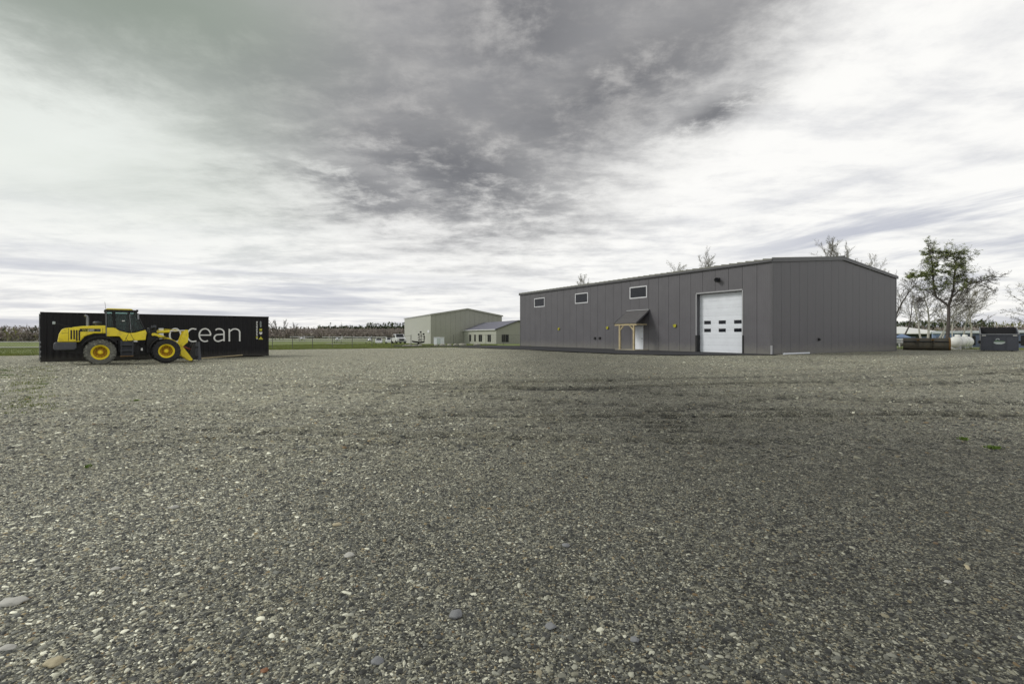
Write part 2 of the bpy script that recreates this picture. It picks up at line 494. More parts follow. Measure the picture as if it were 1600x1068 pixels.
# ------------------------------------------------------------------ mesh helpers
class MB:
    def __init__(s):
        s.v = []
        s.f = []

    def add(s, vs, fs):
        o = len(s.v)
        s.v.extend(vs)
        s.f.extend([tuple(i + o for i in f) for f in fs])
        return s

    def box(s, x0, x1, y0, y1, z0, z1, M_=None):
        vs = [(x, y, z) for z in (z0, z1) for y in (y0, y1) for x in (x0, x1)]
        if M_ is not None:
            vs = [tuple(M_ @ Vector(p)) for p in vs]
        return s.add(vs, [(0, 2, 3, 1), (4, 5, 7, 6), (0, 1, 5, 4), (2, 6, 7, 3), (0, 4, 6, 2), (1, 3, 7, 5)])

    def prism(s, prof, y0, y1):
        """profile in x,z extruded along y"""
        n = len(prof)
        a = sum(prof[i][0] * prof[(i + 1) % n][1] - prof[(i + 1) % n][0] * prof[i][1] for i in range(n))
        if a < 0:
            prof = prof[::-1]
        vs = [(x, y0, z) for x, z in prof] + [(x, y1, z) for x, z in prof]
        fs = [tuple(range(n)), tuple(range(2 * n - 1, n - 1, -1))]
        fs += [((i + 1) % n, i, n + i, n + (i + 1) % n) for i in range(n)]
        return s.add(vs, fs)

    def prismx(s, prof, x0, x1):
        """profile in y,z extruded along x"""
        n = len(prof)
        a = sum(prof[i][0] * prof[(i + 1) % n][1] - prof[(i + 1) % n][0] * prof[i][1] for i in range(n))
        if a < 0:
            prof = prof[::-1]
        vs = [(x0, y, z) for y, z in prof] + [(x1, y, z) for y, z in prof]
        fs = [tuple(range(n - 1, -1, -1)), tuple(range(n, 2 * n))]
        fs += [(i, (i + 1) % n, n + (i + 1) % n, n + i) for i in range(n)]
        return s.add(vs, fs)

    def tube(s, pts, rad, k=6, cap=True):
        pts = [Vector(p) for p in pts]
        if isinstance(rad, (int, float)):
            rad = [rad] * len(pts)
        n = len(pts)
        vs = []
        for i, p in enumerate(pts):
            d = (pts[min(i + 1, n - 1)] - pts[max(i - 1, 0)])
            if d.length < 1e-9:
                d = Vector((0, 0, 1))
            d.normalize()
            a = Vector((0, 0, 1)) if abs(d.z) < .9 else Vector((1, 0, 0))
            u = d.cross(a).normalized()
            q = d.cross(u)
            for j in range(k):
                t = 2 * math.pi * j / k
                vs.append(tuple(p + (u * math.cos(t) + q * math.sin(t)) * rad[i]))
        fs = []
        for i in range(n - 1):
            for j in range(k):
                a, b_ = i * k + j, i * k + (j + 1) % k
                fs.append((a, a + k, b_ + k, b_))
        if cap:
            fs.append(tuple(range(k)))
            fs.append(tuple(range((n - 1) * k + k - 1, (n - 1) * k - 1, -1)))
        return s.add(vs, fs)

    def lathe(s, prof, k=32, axis='y', c=(0, 0, 0)):
        """profile of (radius, along axis)"""
        n = len(prof)
        vs = []
        for r, h in prof:
            for j in range(k):
                t = 2 * math.pi * j / k
                a, b_ = r * math.cos(t), r * math.sin(t)
                if axis == 'y':
                    vs.append((c[0] + a, c[1] + h, c[2] + b_))
                elif axis == 'x':
                    vs.append((c[0] + h, c[1] + a, c[2] + b_))
                else:
                    vs.append((c[0] + a, c[1] + b_, c[2] + h))
        fs = []
        for i in range(n - 1):
            for j in range(k):
                a, b_ = i * k + j, i * k + (j + 1) % k
                fs.append((a, a + k, b_ + k, b_) if axis != 'y' else (a, b_, b_ + k, a + k))
        return s.add(vs, fs)

    def build(s, name, m, parent=None, bevel=0, smooth=False, label=None, kind=None, loc=None, rz=0):
        me = bpy.data.meshes.new(name)
        me.from_pydata(s.v, [], s.f)
        me.materials.append(m)
        if smooth:
            me.polygons.foreach_set('use_smooth', [True] * len(me.polygons))
        me.update()
        o = bpy.data.objects.new(name, me)
        COL.objects.link(o)
        if parent is not None:
            o.parent = parent
        if bevel:
            bv = o.modifiers.new('bevel', 'BEVEL')
            bv.width = bevel
            bv.segments = 2
            bv.limit_method = 'ANGLE'
            bv.angle_limit = R(35)
        if smooth and smooth != 'all':
            pass
        if label:
            o['label'] = label
        if kind:
            o['kind'] = kind
        if loc is not None:
            o.location = loc
        if rz:
            o.rotation_euler = (0, 0, rz)
        return o


def shade_auto(o, ang=35):
    """smooth shading with hard edges above an angle"""
    me = o.data
    me.polygons.foreach_set('use_smooth', [True] * len(me.polygons))
    bm = bmesh.new()
    bm.from_mesh(me)
    bmesh.ops.recalc_face_normals(bm, faces=bm.faces)
    for e in bm.edges:
        e.smooth = len(e.link_faces) == 2 and e.calc_face_angle(0) < R(ang)
    bm.to_mesh(me)
    bm.free()
    return o


def thing(name, label, cat, loc=(0, 0, 0), rz=0, group=None):
    o = bpy.data.objects.new(name, None)
    o.empty_display_size = .3
    COL.objects.link(o)
    o.location = loc
    o.rotation_euler = (0, 0, rz)
    o['label'] = label
    o['category'] = cat
    if group:
        o['group'] = group
    return o


def tag(o, label, cat, group=None):
    o['label'] = label
    o['category'] = cat
    if group:
        o['group'] = group
    return o


def copy_tree(o, parent=None):
    c = o.copy()
    COL.objects.link(c)
    c.parent = parent
    for ch in list(o.children):
        copy_tree(ch, c)
    return c


def ribbon(mb, pts, hw, y0, y1, closed=False):
    """flat stroke of half width hw following pts (x,z), between depths y0 (front) and y1"""
    n = len(pts)
    L_, R_ = [], []
    for i in range(n):
        if closed:
            a, c = pts[(i - 1) % n], pts[(i + 1) % n]
        else:
            a, c = pts[max(i - 1, 0)], pts[min(i + 1, n - 1)]
        tx, tz = c[0] - a[0], c[1] - a[1]
        l_ = math.hypot(tx, tz) or 1
        nx, nz = -tz / l_, tx / l_
        L_.append((pts[i][0] + nx * hw, pts[i][1] + nz * hw))
        R_.append((pts[i][0] - nx * hw, pts[i][1] - nz * hw))
    vs = []
    for i in range(n):
        for (x, z) in (L_[i], R_[i]):
            vs.append((x, y0, z))
            vs.append((x, y1, z))
    fs = []
    rngi = range(n) if closed else range(n - 1)
    for i in rngi:
        j = (i + 1) % n
        a, c = i * 4, j * 4
        fs += [(a, a + 2, c + 2, c), (a, c, c + 1, a + 1), (a + 2, a + 3, c + 3, c + 2)]
    mb.add(vs, fs)


def text_mesh(txt, size, ext=.004):
    cu = bpy.data.curves.new('t', 'FONT')
    cu.body = txt
    cu.size = size
    cu.extrude = ext
    cu.resolution_u = 3
    o = bpy.data.objects.new('t', cu)
    COL.objects.link(o)
    dg = bpy.context.evaluated_depsgraph_get()
    dg.update()
    me = bpy.data.meshes.new_from_object(o.evaluated_get(dg))
    bpy.data.objects.remove(o)
    return me


def sstep(x, a, b_):
    t = np.clip((x - a) / (b_ - a), 0, 1)
    return t * t * (3 - 2 * t)


def hgt(x, y):
    """terrain height; works on arrays"""
    x = np.asarray(x, float)
    y = np.asarray(y, float)
    r = np.hypot(x, y)
    up = .28 * sstep(.7 * x + .5 * y, 3, 27)
    return up - 1.38 * sstep(r, 58, 175)


def H(x, y):
    return float(hgt(x, y))


def Q(px):
    return (px - 800) / FPX


def Z_(py, Y):
    """world height of photograph row py on something at depth Y"""
    return CAM_H + (HOR - py) * Y / FPX


# ------------------------------------------------------------------ ground
EDGE = [(-400, 30), (-60, 35), (-38.4, 37), (-36, 39), (-31, 46), (-26.5, 51.5), (-11, 53), (-7, 53.0), (2, 55), (16, 62), (27, 60), (35, 47),
        (37, 45.2), (41, 43.6), (48, 42.6), (70, 39), (400, 34)]


def yedge(q):
    """far edge of the lot along the fan line X = q (Y + 8)"""
    out = []
    for qq in np.atleast_1d(q):
        best = 36.0
        for (x0, y0), (x1, y1) in zip(EDGE[:-1], EDGE[1:]):
            a0 = x0 - qq * (y0 + 8)
            a1 = x1 - qq * (y1 + 8)
            if a0 <= 0 < a1:
                t = -a0 / (a1 - a0)
                best = y0 + t * (y1 - y0)
                break
        out.append(best)
    return np.array(out)


def tracks(X, Y):
    """wheel ruts and scuffs: returns height and darkness"""
    h = np.zeros_like(X)
    d = np.zeros_like(X)
    arcs = [  # centre x, centre y, radius, width, depth, angle window
        (6, 60, 46.5, .17, .030), (6, 60, 44.6, .17, .026), (-10, 90, 77.5, .22, .016), (-10, 90, 75.6, .22, .016),
        (30, -40, 56.5, .18, .026), (30, -40, 58.4, .18, .020), (2, 95, 78.5, .14, .016), (2, 95, 76.7, .14, .016),
        (60, 40, 47.0, .16, .020), (60, 40, 49.0, .16, .018), (40, 110, 106.0, .22, .022), (40, 110, 104.1, .22, .020),
        (8, 107, 100, .16, .030), (8, 109, 100, .13, .026), (-2, -90, 100, .15, .030), (0, 112.8, 99, .18, .030), (14, -80, 96.5, .16, .028),
        (18, 100, 88.2, .22, .034), (18, 100, 86.0, .12, .014), (-50, 10, 47, .15, .012), (-50, 10, 45, .15, .012)]
    for i, (cx, cy, r, wd, dp) in enumerate(arcs):
        rr = np.hypot(X - cx, Y - cy)
        th = np.arctan2(Y - cy, X - cx)
        wob = .12 * np.sin(th * 9 + i) + .05 * np.sin(th * 31 + 2 * i)
        t = (rr - r + wob) / wd
        fade = .5 + .6 * np.sin(th * 7.3 + i * 1.7) * np.sin(th * 17 + i)
        fade = np.clip(fade, 0, 1)
        fade = fade * np.clip((Y - 4.2) / 3.0, 0, 1) * (.35 + .65 * sstep(X, -7, 3))
        g = np.exp(-t * t)
        rim = np.exp(-(t - 1.9) ** 2 * 1.5) + np.exp(-(t + 1.9) ** 2 * 1.5)
        lug = .6 + .4 * np.sign(np.sin(th * r / .09))
        h += 2.4 * fade * dp * (-g * lug + .7 * rim)
        d += fade * g * lug * .9 + .10 * fade * np.exp(-(t / 3.2) ** 2)
    # scuffed tread print of a turning machine, centre right
    px0, py0 = 2.72, 8.2
    u = (X - px0)
    v = (Y - py0)
    win = np.exp(-(u / .55) ** 4) * np.exp(-(v / 1.15) ** 4)
    s_ = np.sin(v * 2 * math.pi / .36 + .5 * np.sin(u * 3))
    h += win * .022 * s_
    d += win * .55 * np.clip(-s_, 0, 1)
    return h, np.clip(d, 0, 1)


def smooth_noise(X, Y, scale, seed):
    out = np.zeros_like(X)
    r2 = np.random.default_rng(seed)
    for k in range(7):
        a = r2.uniform(0, 2 * math.pi)
        f = scale * r2.uniform(.6, 1.7)
        out += np.sin((X * math.cos(a) + Y * math.sin(a)) * f + r2.uniform(0, 6.28))
    return out / 7


NQ, NR = 560, 900
qs = np.linspace(-1.75, 1.75, NQ)
ye = yedge(qs) + .28 * smooth_noise(qs * 60, qs * 0, 1.0, 3)
tt = np.linspace(0, 1, NR)
Y0 = -7.0
base = 8.4
Yg = (Y0 + base) * ((ye[None, :] + base) / (Y0 + base)) ** tt[:, None] - base
Xg = qs[None, :] * (Yg + 8)
Hg = hgt(Xg, Yg)
th_, td_ = tracks(Xg, Yg)
Hg = Hg + th_ + .030 * smooth_noise(Xg, Yg, 1.3, 11) * sstep(Yg, 2, 12) + .010 * smooth_noise(Xg, Yg, 6, 12) + .035 * smooth_noise(Xg, Yg, .45, 13) * sstep(Yg, 6, 16)


def grid_mesh(name, X, Y, Z, m, attr=None):
    nr, nc = X.shape
    co = np.stack([X, Y, Z], -1).reshape(-1, 3).astype(np.float32)
    idx = np.arange(nr * nc).reshape(nr, nc)
    f = np.stack([idx[:-1, :-1], idx[:-1, 1:], idx[1:, 1:], idx[1:, :-1]], -1).reshape(-1, 4)
    me = bpy.data.meshes.new(name)
    me.vertices.add(len(co))
    me.vertices.foreach_set('co', co.ravel())
    me.loops.add(f.size)
    me.loops.foreach_set('vertex_index', f.ravel().astype(np.int32))
    me.polygons.add(len(f))
    me.polygons.foreach_set('loop_start', np.arange(0, f.size, 4, dtype=np.int32))
    me.polygons.foreach_set('loop_total', np.full(len(f), 4, dtype=np.int32))
    me.polygons.foreach_set('use_smooth', np.ones(len(f), dtype=bool))
    if attr:
        for an, av in attr.items():
            at = me.attributes.new(an, 'FLOAT', 'POINT')
            at.data.foreach_set('value', av.ravel().astype(np.float32))
    me.update(calc_edges=True)
    me.validate()
    me.materials.append(m)
    o = bpy.data.objects.new(name, me)
    COL.objects.link(o)
    return o


lot = grid_mesh('gravel_lot', Xg, Yg, Hg, M['gravel'], {'rut': td_})
lot['kind'] = 'structure'


def lot_z(x, y):
    X = np.array([[float(x)]])
    Y = np.array([[float(y)]])
    th, _ = tracks(X, Y)
    z = hgt(X, Y) + th + .030 * smooth_noise(X, Y, 1.3, 11) * sstep(Y, 2, 12) + .010 * smooth_noise(X, Y, 6, 12) + .035 * smooth_noise(X, Y, .45, 13) * sstep(Y, 6, 16)
    return float(z[0, 0])


# grass field out to the horizon
ang = np.linspace(-math.pi, math.pi, 481)
rad = np.concatenate([[0.01, 5, 10], np.geomspace(16, 260, 120), np.geomspace(280, 7000, 24)])
A_, Rr = np.meshgrid(ang, rad)
Xf, Yf = Rr * np.sin(A_), Rr * np.cos(A_)
Zf = hgt(Xf, Yf) - .03
qf = Xf / np.maximum(Yf + 8, .01)
ye_f = yedge(np.clip(qf, -1.75, 1.75).ravel()).reshape(qf.shape)
inside = (Yf > -7) & (np.abs(qf) < 1.75) & (Yf < ye_f - .2)
Zf = np.where(inside, Zf - .22, Zf)
Zf = np.where((Yf <= -7) | (np.abs(qf) >= 1.75), Zf, Zf)
gr = grid_mesh('ground', Xf, Yf, Zf, M['grass'])
gr['kind'] = 'structure'


def strip(name, poly, m, off, n=24):
    """flat paved sheet following the terrain: poly = two matching edges of points"""
    ea, eb = poly
    P = []
    for e in (ea, eb):
        e = np.array(e, float)
        s_ = np.linspace(0, len(e) - 1, n)
        i = np.minimum(s_.astype(int), len(e) - 2)
        f = (s_ - i)[:, None]
        P.append(e[i] * (1 - f) + e[i + 1] * f)
    k = 10
    X = np.stack([P[0][:, 0] * (1 - t) + P[1][:, 0] * t for t in np.linspace(0, 1, k)])
    Y = np.stack([P[0][:, 1] * (1 - t) + P[1][:, 1] * t for t in np.linspace(0, 1, k)])
    o = grid_mesh(name, X, Y, hgt(X, Y) + off, m)
    o['kind'] = 'structure'
    return o


strip('taxiway', ([(-420, 212), (-70, 214), (300, 214)], [(-420, 236), (-70, 232), (300, 232)]), M['pave'], .08)
strip('runway', ([(-600, 300), (500, 300)], [(-600, 365), (500, 365)]), M['pave'], .12)
strip('airfield_road', ([(-330, 112), (-150, 113), (-100, 117)], [(-330, 122), (-150, 122), (-100, 123)]), M['pave'], .06)
strip('aircraft_apron', ([(-47, 131), (-24, 108), (-19.5, 100)], [(-62, 160), (-30, 145), (-22, 130)]), M['pave'], .06)
strip('side_path', ([(38.2, 49.6), (44, 47.0), (80, 43)], [(39.4, 51.4), (45, 49.6), (80, 46)]), M['pave'], .03)

# ------------------------------------------------------------------ main grey building
BN = Vector((16.92, 31.6, 0))
BU = Vector((-.5177, .8555, 0))
BRZ = math.atan2(.8555, -.5177)
BL, BW = 30.8, 18.04
PAD = .285
EAVE = 6.50      # above world zero
RIDGE = 7.33


def wall_s(px):
    q = Q(px)
    return (BN.x - BN.y * q) / (.8555 * q + .5177)


def wall_z(px, py):
    s_ = wall_s(px)
    return Z_(py, BN.y + .8555 * s_)


bld = thing('metal_building', 'long dark grey metal building with white overhead door and timber porch', 'building', (BN.x, BN.y, PAD), BRZ)


def bz(z):
    return z - PAD


# openings on the long wall in (s0, s1, z0, z1), local heights
wins = []
for (xa, xb, ya, yb) in ((834.9, 851, 465.6, 480.4), (898.6, 918.7, 457.3, 474.8), (983.9, 1011, 446.5, 467.3)):
    s1, s0 = wall_s(xa), wall_s(xb)
    zt = .5 * (wall_z(xa, ya + 1) + wall_z(xb, ya - .5))
    zb = .5 * (wall_z(xa, yb) + wall_z(xb, yb - 2.2))
    wins.append([s0, s1, bz(zb), bz(zt)])
zt_ = sum(w_[3] for w_ in wins) / 3
zb_ = sum(w_[2] for w_ in wins) / 3
for w_ in wins:
    w_[2], w_[3] = zb_, zt_
D_S0, D_S1 = wall_s(1160), wall_s(1088.5)
D_TOP = bz(.5 * (wall_z(1160, 453.5) + wall_z(1090, 459.5)))
P_S0, P_S1 = wall_s(1004.6), wall_s(1004.6) + .98
P_TOP = 2.10
openings = [tuple(w_) for w_ in wins] + [(D_S0, D_S1, 0, D_TOP), (P_S0, P_S1, 0, P_TOP)]


def panel_prof(s0, s1, dep=.006):
    """(s, depth) profile of one panel between its seams: returned lips plus shallow micro ribs"""
    w_ = s1 - s0
    pts = [(s0 + .010, -.022), (s0 + .014, 0)]
    n = 6
    for i in range(1, n + 1):
        c = s0 + w_ * i / (n + 1)
        pts += [(c - .024, 0), (c - .010, -dep), (c + .010, -dep), (c + .024, 0)]
    pts += [(s1 - .014, 0), (s1 - .010, -.022)]
    return pts


def clip_prof(pts, a, b_):
    out = []
    for (p, q_) in zip(pts[:-1], pts[1:]):
        x0, x1 = p[0], q_[0]
        lo, hi = max(x0, a), min(x1, b_)
        if hi < lo:
            continue

        def at(x):
            t = 0 if x1 == x0 else (x - x0) / (x1 - x0)
            return (x, p[1] + t * (q_[1] - p[1]))
        for x in (lo, hi):
            v = at(x)
            if not out or abs(out[-1][0] - v[0]) > 1e-6 or abs(out[-1][1] - v[1]) > 1e-6:
                out.append(v)
    return out


def panel_obj(tr, prof_parts, name='wall_panel'):
    mb = MB()
    for pts, z0, z1 in prof_parts:
        vs, fs = [], []
        for (s_, d_) in pts:
            zt = z1(s_) if callable(z1) else z1
            vs.append(tr(s_, d_, z0))
            vs.append(tr(s_, d_, zt))
        for i in range(len(pts) - 1):
            fs.append((2 * i, 2 * i + 1, 2 * i + 3, 2 * i + 2))
        mb.add(vs, fs)
    return mb.build(name, M['panel'], bld)


def make_wall(tr, length, top, opens, npan):
    w_ = length / npan
    for i in range(npan):
        s0, s1 = i * w_, (i + 1) * w_
        pts = panel_prof(s0, s1)
        cuts = sorted({s0, s1} | {o[j] for o in opens for j in (0, 1) if s0 < o[j] < s1})
        parts = []
        for a, c in zip(cuts[:-1], cuts[1:]):
            mid = .5 * (a + c)
            seg = clip_prof(pts, a, c)
            zs = [(0.0, top)]
            for o in opens:
                if o[0] < mid < o[1]:
                    new = []
                    for z0, z1 in zs:
                        if z0 < o[2] and o[2] - z0 > .01:
                            new.append((z0, min(o[2], z1) if not callable(z1) else o[2]))
                        if callable(z1) or z1 > o[3]:
                            new.append((max(o[3], z0), z1))
                    zs = new
            for z0, z1 in zs:
                parts.append((seg, z0, z1))
        panel_obj(tr, parts)


def gable_top(t):
    return bz(EAVE) + (RIDGE - EAVE) * (1 - abs(t - BW / 2) / (BW / 2)) - .02


make_wall(lambda s_, d_, z: (s_, d_, z), BL, bz(EAVE) - .03, openings, 29)          # long wall, outward +y
make_wall(lambda s_, d_, z: (-d_, -s_, z), BW, gable_top, [], 17)                    # near gable, outward -x
make_wall(lambda s_, d_, z: (BL + d_, -s_, z), BW, gable_top, [], 17)
make_wall(lambda s_, d_, z: (s_, -BW - d_, z), BL, bz(EAVE) - .03, [], 29)
# backing structure behind the panels, with openings
mb = MB()
cuts = sorted({0, BL} | {o[j] for o in openings for j in (0, 1)})
for a, c in zip(cuts[:-1], cuts[1:]):
    mid = .5 * (a + c)
    z0s = [(0.0, bz(EAVE) - .1)]
    for o in openings:
        if o[0] < mid < o[1]:
            z0s = [(z0, z1) for A0, A1 in z0s for z0, z1 in ((A0, min(A1, o[2])), (max(A0, o[3]), A1)) if z1 - z0 > .02]
    for z0, z1 in z0s:
        mb.box(a, c, -.12, -.018, z0, z1)
gp = [(0, 0), (-BW, 0), (-BW, bz(EAVE) - .1), (-BW / 2, bz(RIDGE) - .1), (0, bz(EAVE) - .1)]
mb.prismx([(y_ + (-.13 if y_ == 0 else .13 if y_ == -BW else 0), z_) for y_, z_ in gp], .018, .12)
mb.prismx([(y_ + (-.13 if y_ == 0 else .13 if y_ == -BW else 0), z_) for y_, z_ in gp], BL - .12, BL - .018)
mb.box(.12, BL - .12, -BW + .018, -BW + .12, 0, bz(EAVE) - .1)
mb.build('backing', M['panel2'], bld)
# base sill line
mb = MB()
for a, c in ((0.0, D_S0 - .03), (D_S1 + .03, P_S0 - .03), (P_S1 + .03, BL)):
    mb.box(a, c, -.05, .012, -.35, .035)
mb.box(-.012, .05, -BW, -.06, -.35, .035)
mb.build('base_trim', M['trim'], bld)
# roof
ov = .10
mb = MB()
rise = (RIDGE - EAVE) / (BW / 2)
prof = [(ov, bz(EAVE) - rise * ov), (-BW / 2, bz(RIDGE)), (-BW - ov, bz(EAVE) - rise * ov), (-BW - ov, bz(EAVE) + .03 - rise * ov),
        (-BW / 2, bz(RIDGE) + .06), (ov, bz(EAVE) + .05 - rise * ov)]
mb.prismx(prof, -.08, BL + .08)
roof = mb.build('roof', M['roofm'], bld)
mb = MB()
ns = 50
for i in range(ns + 1):
    x = -.05 + (BL + .1) * i / ns
    z0 = bz(EAVE) + .05 - rise * ov
    mb.prismx([(ov + .015, z0 - .01), (-BW / 2, bz(RIDGE) + .062), (-BW / 2, bz(RIDGE) + .11), (ov + .015, z0 + .055)], x - .02, x + .02)
mb.build('roof_seam', M['roofm'], roof, kind='stuff')
# eave gutter and rake trim
mb = MB()
mb.box(-.11, BL + .11, ov - .085, ov + .03, bz(EAVE) - .17, bz(EAVE) - .015)
mb.box(-.11, BL + .11, -BW - ov - .03, -BW - ov + .085, bz(EAVE) - .17, bz(EAVE) - .015)
mb.build('eave_gutter', M['trim'], bld, bevel=.01)
for xx in (-.105, BL + .03):
    mb = MB()
    pr = [(ov + .03, bz(EAVE) - .20), (-BW / 2, bz(RIDGE) - .17), (-BW - ov - .03, bz(EAVE) - .20), (-BW - ov - .03, bz(EAVE) + .03),
          (-BW / 2, bz(RIDGE) + .09), (ov + .03, bz(EAVE) + .05)]
    mb.prismx([(y_, z_) for y_, z_ in pr], xx, xx + .075)
    mb.build('rake_trim', M['trim'], bld)
MB().prismx([(-BW / 2 - .16, bz(RIDGE) + .06), (-BW / 2, bz(RIDGE) + .115), (-BW / 2 + .16, bz(RIDGE) + .06), (-BW / 2, bz(RIDGE) + .16)], -.14, BL + .12).build('ridge_cap', M['trim'], bld)
# corner posts
for (x, y) in ((0, 0), (BL, 0), (0, -BW), (BL, -BW)):
    sx = -1 if x == 0 else 1
    sy = 1 if y == 0 else -1
    mb = MB()
    mb.box(min(x + sx * .014, x - sx * .11), max(x + sx * .014, x - sx * .11), min(y + sy * .014, y - sy * .11), max(y + sy * .014, y - sy * .11), .0, bz(EAVE) - .17)
    mb.build('corner_trim', M['trim'], bld)
MB().box(-.03, .09, .016, .09, -.02, .60).build('downspout', M['trimlight'], bld, bevel=.01)
# windows
for (s0, s1, z0, z1) in wins:
    fr = MB()
    t_ = .09
    fr.box(s0, s1, -.06, .02, z0, z0 + t_)
    fr.box(s0, s1, -.06, .02, z1 - t_, z1)
    fr.box(s0, s0 + t_, -.06, .02, z0 + t_, z1 - t_)
    fr.box(s1 - t_, s1, -.06, .02, z0 + t_, z1 - t_)
    f = fr.build('window', M['whited'], bld, bevel=.006)
    MB().box(s0 + t_, s1 - t_, -.045, -.02, z0 + t_, z1 - t_).build('pane', M['winglass'], f)
    bl = MB()
    nn = 9
    for i in range(nn):
        zc = z0 + t_ + (z1 - z0 - 2 * t_) * (i + .5) / nn
        bl.box(s0 + t_ + .01, s1 - t_ - .01, -.016, -.012, zc - .006, zc + .006)
    bl.build('blind', M['lgrey'], f, kind='stuff')
# overhead door
tr_ = MB()
tw = .10
tr_.box(D_S0 - .02, D_S1 + .02, -.01, .03, D_TOP, D_TOP + tw)
tr_.box(D_S1 - .02, D_S1 + .07, -.01, .03, 1.28, D_TOP)
tr_.box(D_S0 - .07, D_S0 + .02, -.01, .03, 1.28, D_TOP)
od = tr_.build('overhead_door', M['trimlight'], bld, bevel=.005, label='white sectional overhead door with six small dark windows')
MB().box(D_S1 - .04, D_S1 + .09, -.40, .045, 0, 1.28).build('door_guard', M['ldark'], od)
MB().box(D_S0 - .09, D_S0 + .0, -.40, .045, 0, 1.28).build('door_guard', M['ldark'], od)
jm = MB()
jm.box(D_S1 - .008, D_S1 + .012, -.40, -.012, 1.28, D_TOP)
jm.box(D_S0 - .012, D_S0 + .008, -.40, -.012, 1.28, D_TOP)
jm.box(D_S0, D_S1, -.40, -.012, D_TOP - .012, D_TOP + .01)
jm.build('jamb', M['trim'], od)
DD0, DD1 = D_S0 + .01, D_S1 - .01
nsec = 8
sh = (D_TOP - .05) / nsec
# door window positions in s / z
cols = [(wall_s(b_), wall_s(a_)) for a_, b_ in ((1098.0, 1108), (1120.8, 1131.4), (1144.9, 1156.3))]
dcx = [min(DD1 - .1, max(DD0 + .1, .5 * (a_ + b_) + .12)) for a_, b_ in cols]
dww = .56
rowz = [bz(.5 * (wall_z(1126, 500.6) + wall_z(1126, 505.1))), bz(.5 * (wall_z(1126, 513.2) + wall_z(1126, 517.9)))]
for i in range(nsec):
    z0 = .03 + i * sh
    z1 = z0 + sh - .005
    mb = MB()
    mb.box(DD0, DD1, -.40, -.35, z0, z1)
    mb.box(DD0, DD1, -.352, -.344, z0 + .17, z1 - .17)
    mb.build('door_section', M['white'], od, bevel=.003)
for zc in rowz:
    for xc in dcx:
        mb = MB()
        mb.box(xc - dww / 2, xc + dww / 2, -.345, -.325, zc - .125, zc + .125)
        mb.build('door_window', M['winglass'], od, bevel=.01)
MB().box(D_S0 - .1, D_S1 + .1, -.6, .16, -.05, .028).build('door_sill', M['concrete'], od)
# wall light
ls = wall_s(1122)
lz = bz(wall_z(1122, 437))
lm = MB()
lm.box(ls - .14, ls + .14, 0, .10, lz - .14, lz + .14)
lm.tube([(ls + .03, .08, lz + .02), (ls - .13, .36, lz - .04)], [.13, .17], 12)
lo = lm.build('wall_light', M['black'], bld, bevel=.01)
MB().tube([(ls - .132, .362, lz - .04), (ls - .135, .37, lz - .043)], [.14, .14], 12).build('lamp_lens', M['winglass'], lo)
# spigots and vent
for px in (930, 937.5):
    s_ = wall_s(px)
    z = bz(wall_z(px, 528))
    mb = MB()
    mb.box(s_ - .11, s_ + .11, 0, .08, z - .11, z + .11)
    mb.tube([(s_, .08, z), (s_, .16, z - .01), (s_, .18, z - .09)], .03, 8)
    mb.build('pipe_outlet', M['ldark'], bld, bevel=.01)
vt = (Q(1279) * BN.y - BN.x) / (.8555 - .5177 * Q(1279))
vz = bz(Z_(530, BN.y + .5177 * vt))
mb = MB()
mb.box(-.05, 0, -vt - .10, -vt + .10, vz - .10, vz + .10)
mb.tube([(-.05, -vt, vz), (-.14, -vt, vz - .02)], .05, 10)
mb.build('gable_vent', M['ldark'], bld)
# person door and porch
mb = MB()
mb.box(P_S0, P_S1, -.09, -.045, .03, P_TOP - .03)
pd = mb.build('entry_door', M['white'], bld, bevel=.005)
fr = MB()
fr.box(P_S0 - .05, P_S0 + .0, -.05, .02, 0, P_TOP + .05)
fr.box(P_S1, P_S1 + .05, -.05, .02, 0, P_TOP + .05)
fr.box(P_S0, P_S1, -.05, .02, P_TOP, P_TOP + .05)
fr.build('door_frame', M['whited'], pd)
for zc in (.45, .95, 1.5):
    MB().box(P_S0 + .14, P_S1 - .14, -.046, -.038, zc - .19, zc + .19).build('door_inset', M['white'], pd, bevel=.006)
hm = MB()
hm.tube([(P_S0 + .07, -.045, 1.0), (P_S0 + .07, .02, 1.0), (P_S0 + .17, .025, 1.0)], .018, 8)
hm.build('handle', M['ldark'], pd)
C0, C1 = 10.53, 13.05
CD = 1.55
ZR, ZE = bz(3.68), bz(2.58)
mb = MB()
mb.prismx([(0.02, ZR), (CD, ZE), (CD, ZE - .05), (0.02, ZR - .05)], C0, C1)
pr_ = mb.build('porch_roof', M['shingle'], bld)
for i in range(7):                                            # courses of shingles
    a = i / 7
    mb = MB()
    y0_, y1_ = .03 + (CD - .02) * a, .03 + (CD + .01) * (a + 1 / 7)
    zf = lambda y_: ZR + (ZE - ZR) * (y_ - .02) / (CD - .02)
    mb.prismx([(y0_, zf(y0_) + .002), (y1_, zf(y1_) + .004), (y1_, zf(y1_) + .028), (y0_, zf(y0_) + .012)], C0 - .015, C1 + .015)
    mb.build('shingle_course', M['shingle'], pr_)
for xx in (C0 - .03, C1):
    mb = MB()
    mb.prismx([(.02, ZR + .03), (CD + .04, ZE + .03), (CD + .04, ZE - .12), (.02, ZR - .12)], xx, xx + .03)
    mb.build('fascia', M['trim'], pr_)
mb = MB()
mb.box(C0 - .02, C1 + .02, .003, .12, ZR - .01, ZR + .06)
mb.build('wall_flashing', M['trimlight'], pr_, bevel=.008)
pc = MB()
PY = CD - .10
mb = MB()
mb.box(C0 - .02, C1 + .02, PY - .06, PY + .08, ZE - .20, ZE - .05)
mb.build('porch_beam', M['timber'], bld, bevel=.008)


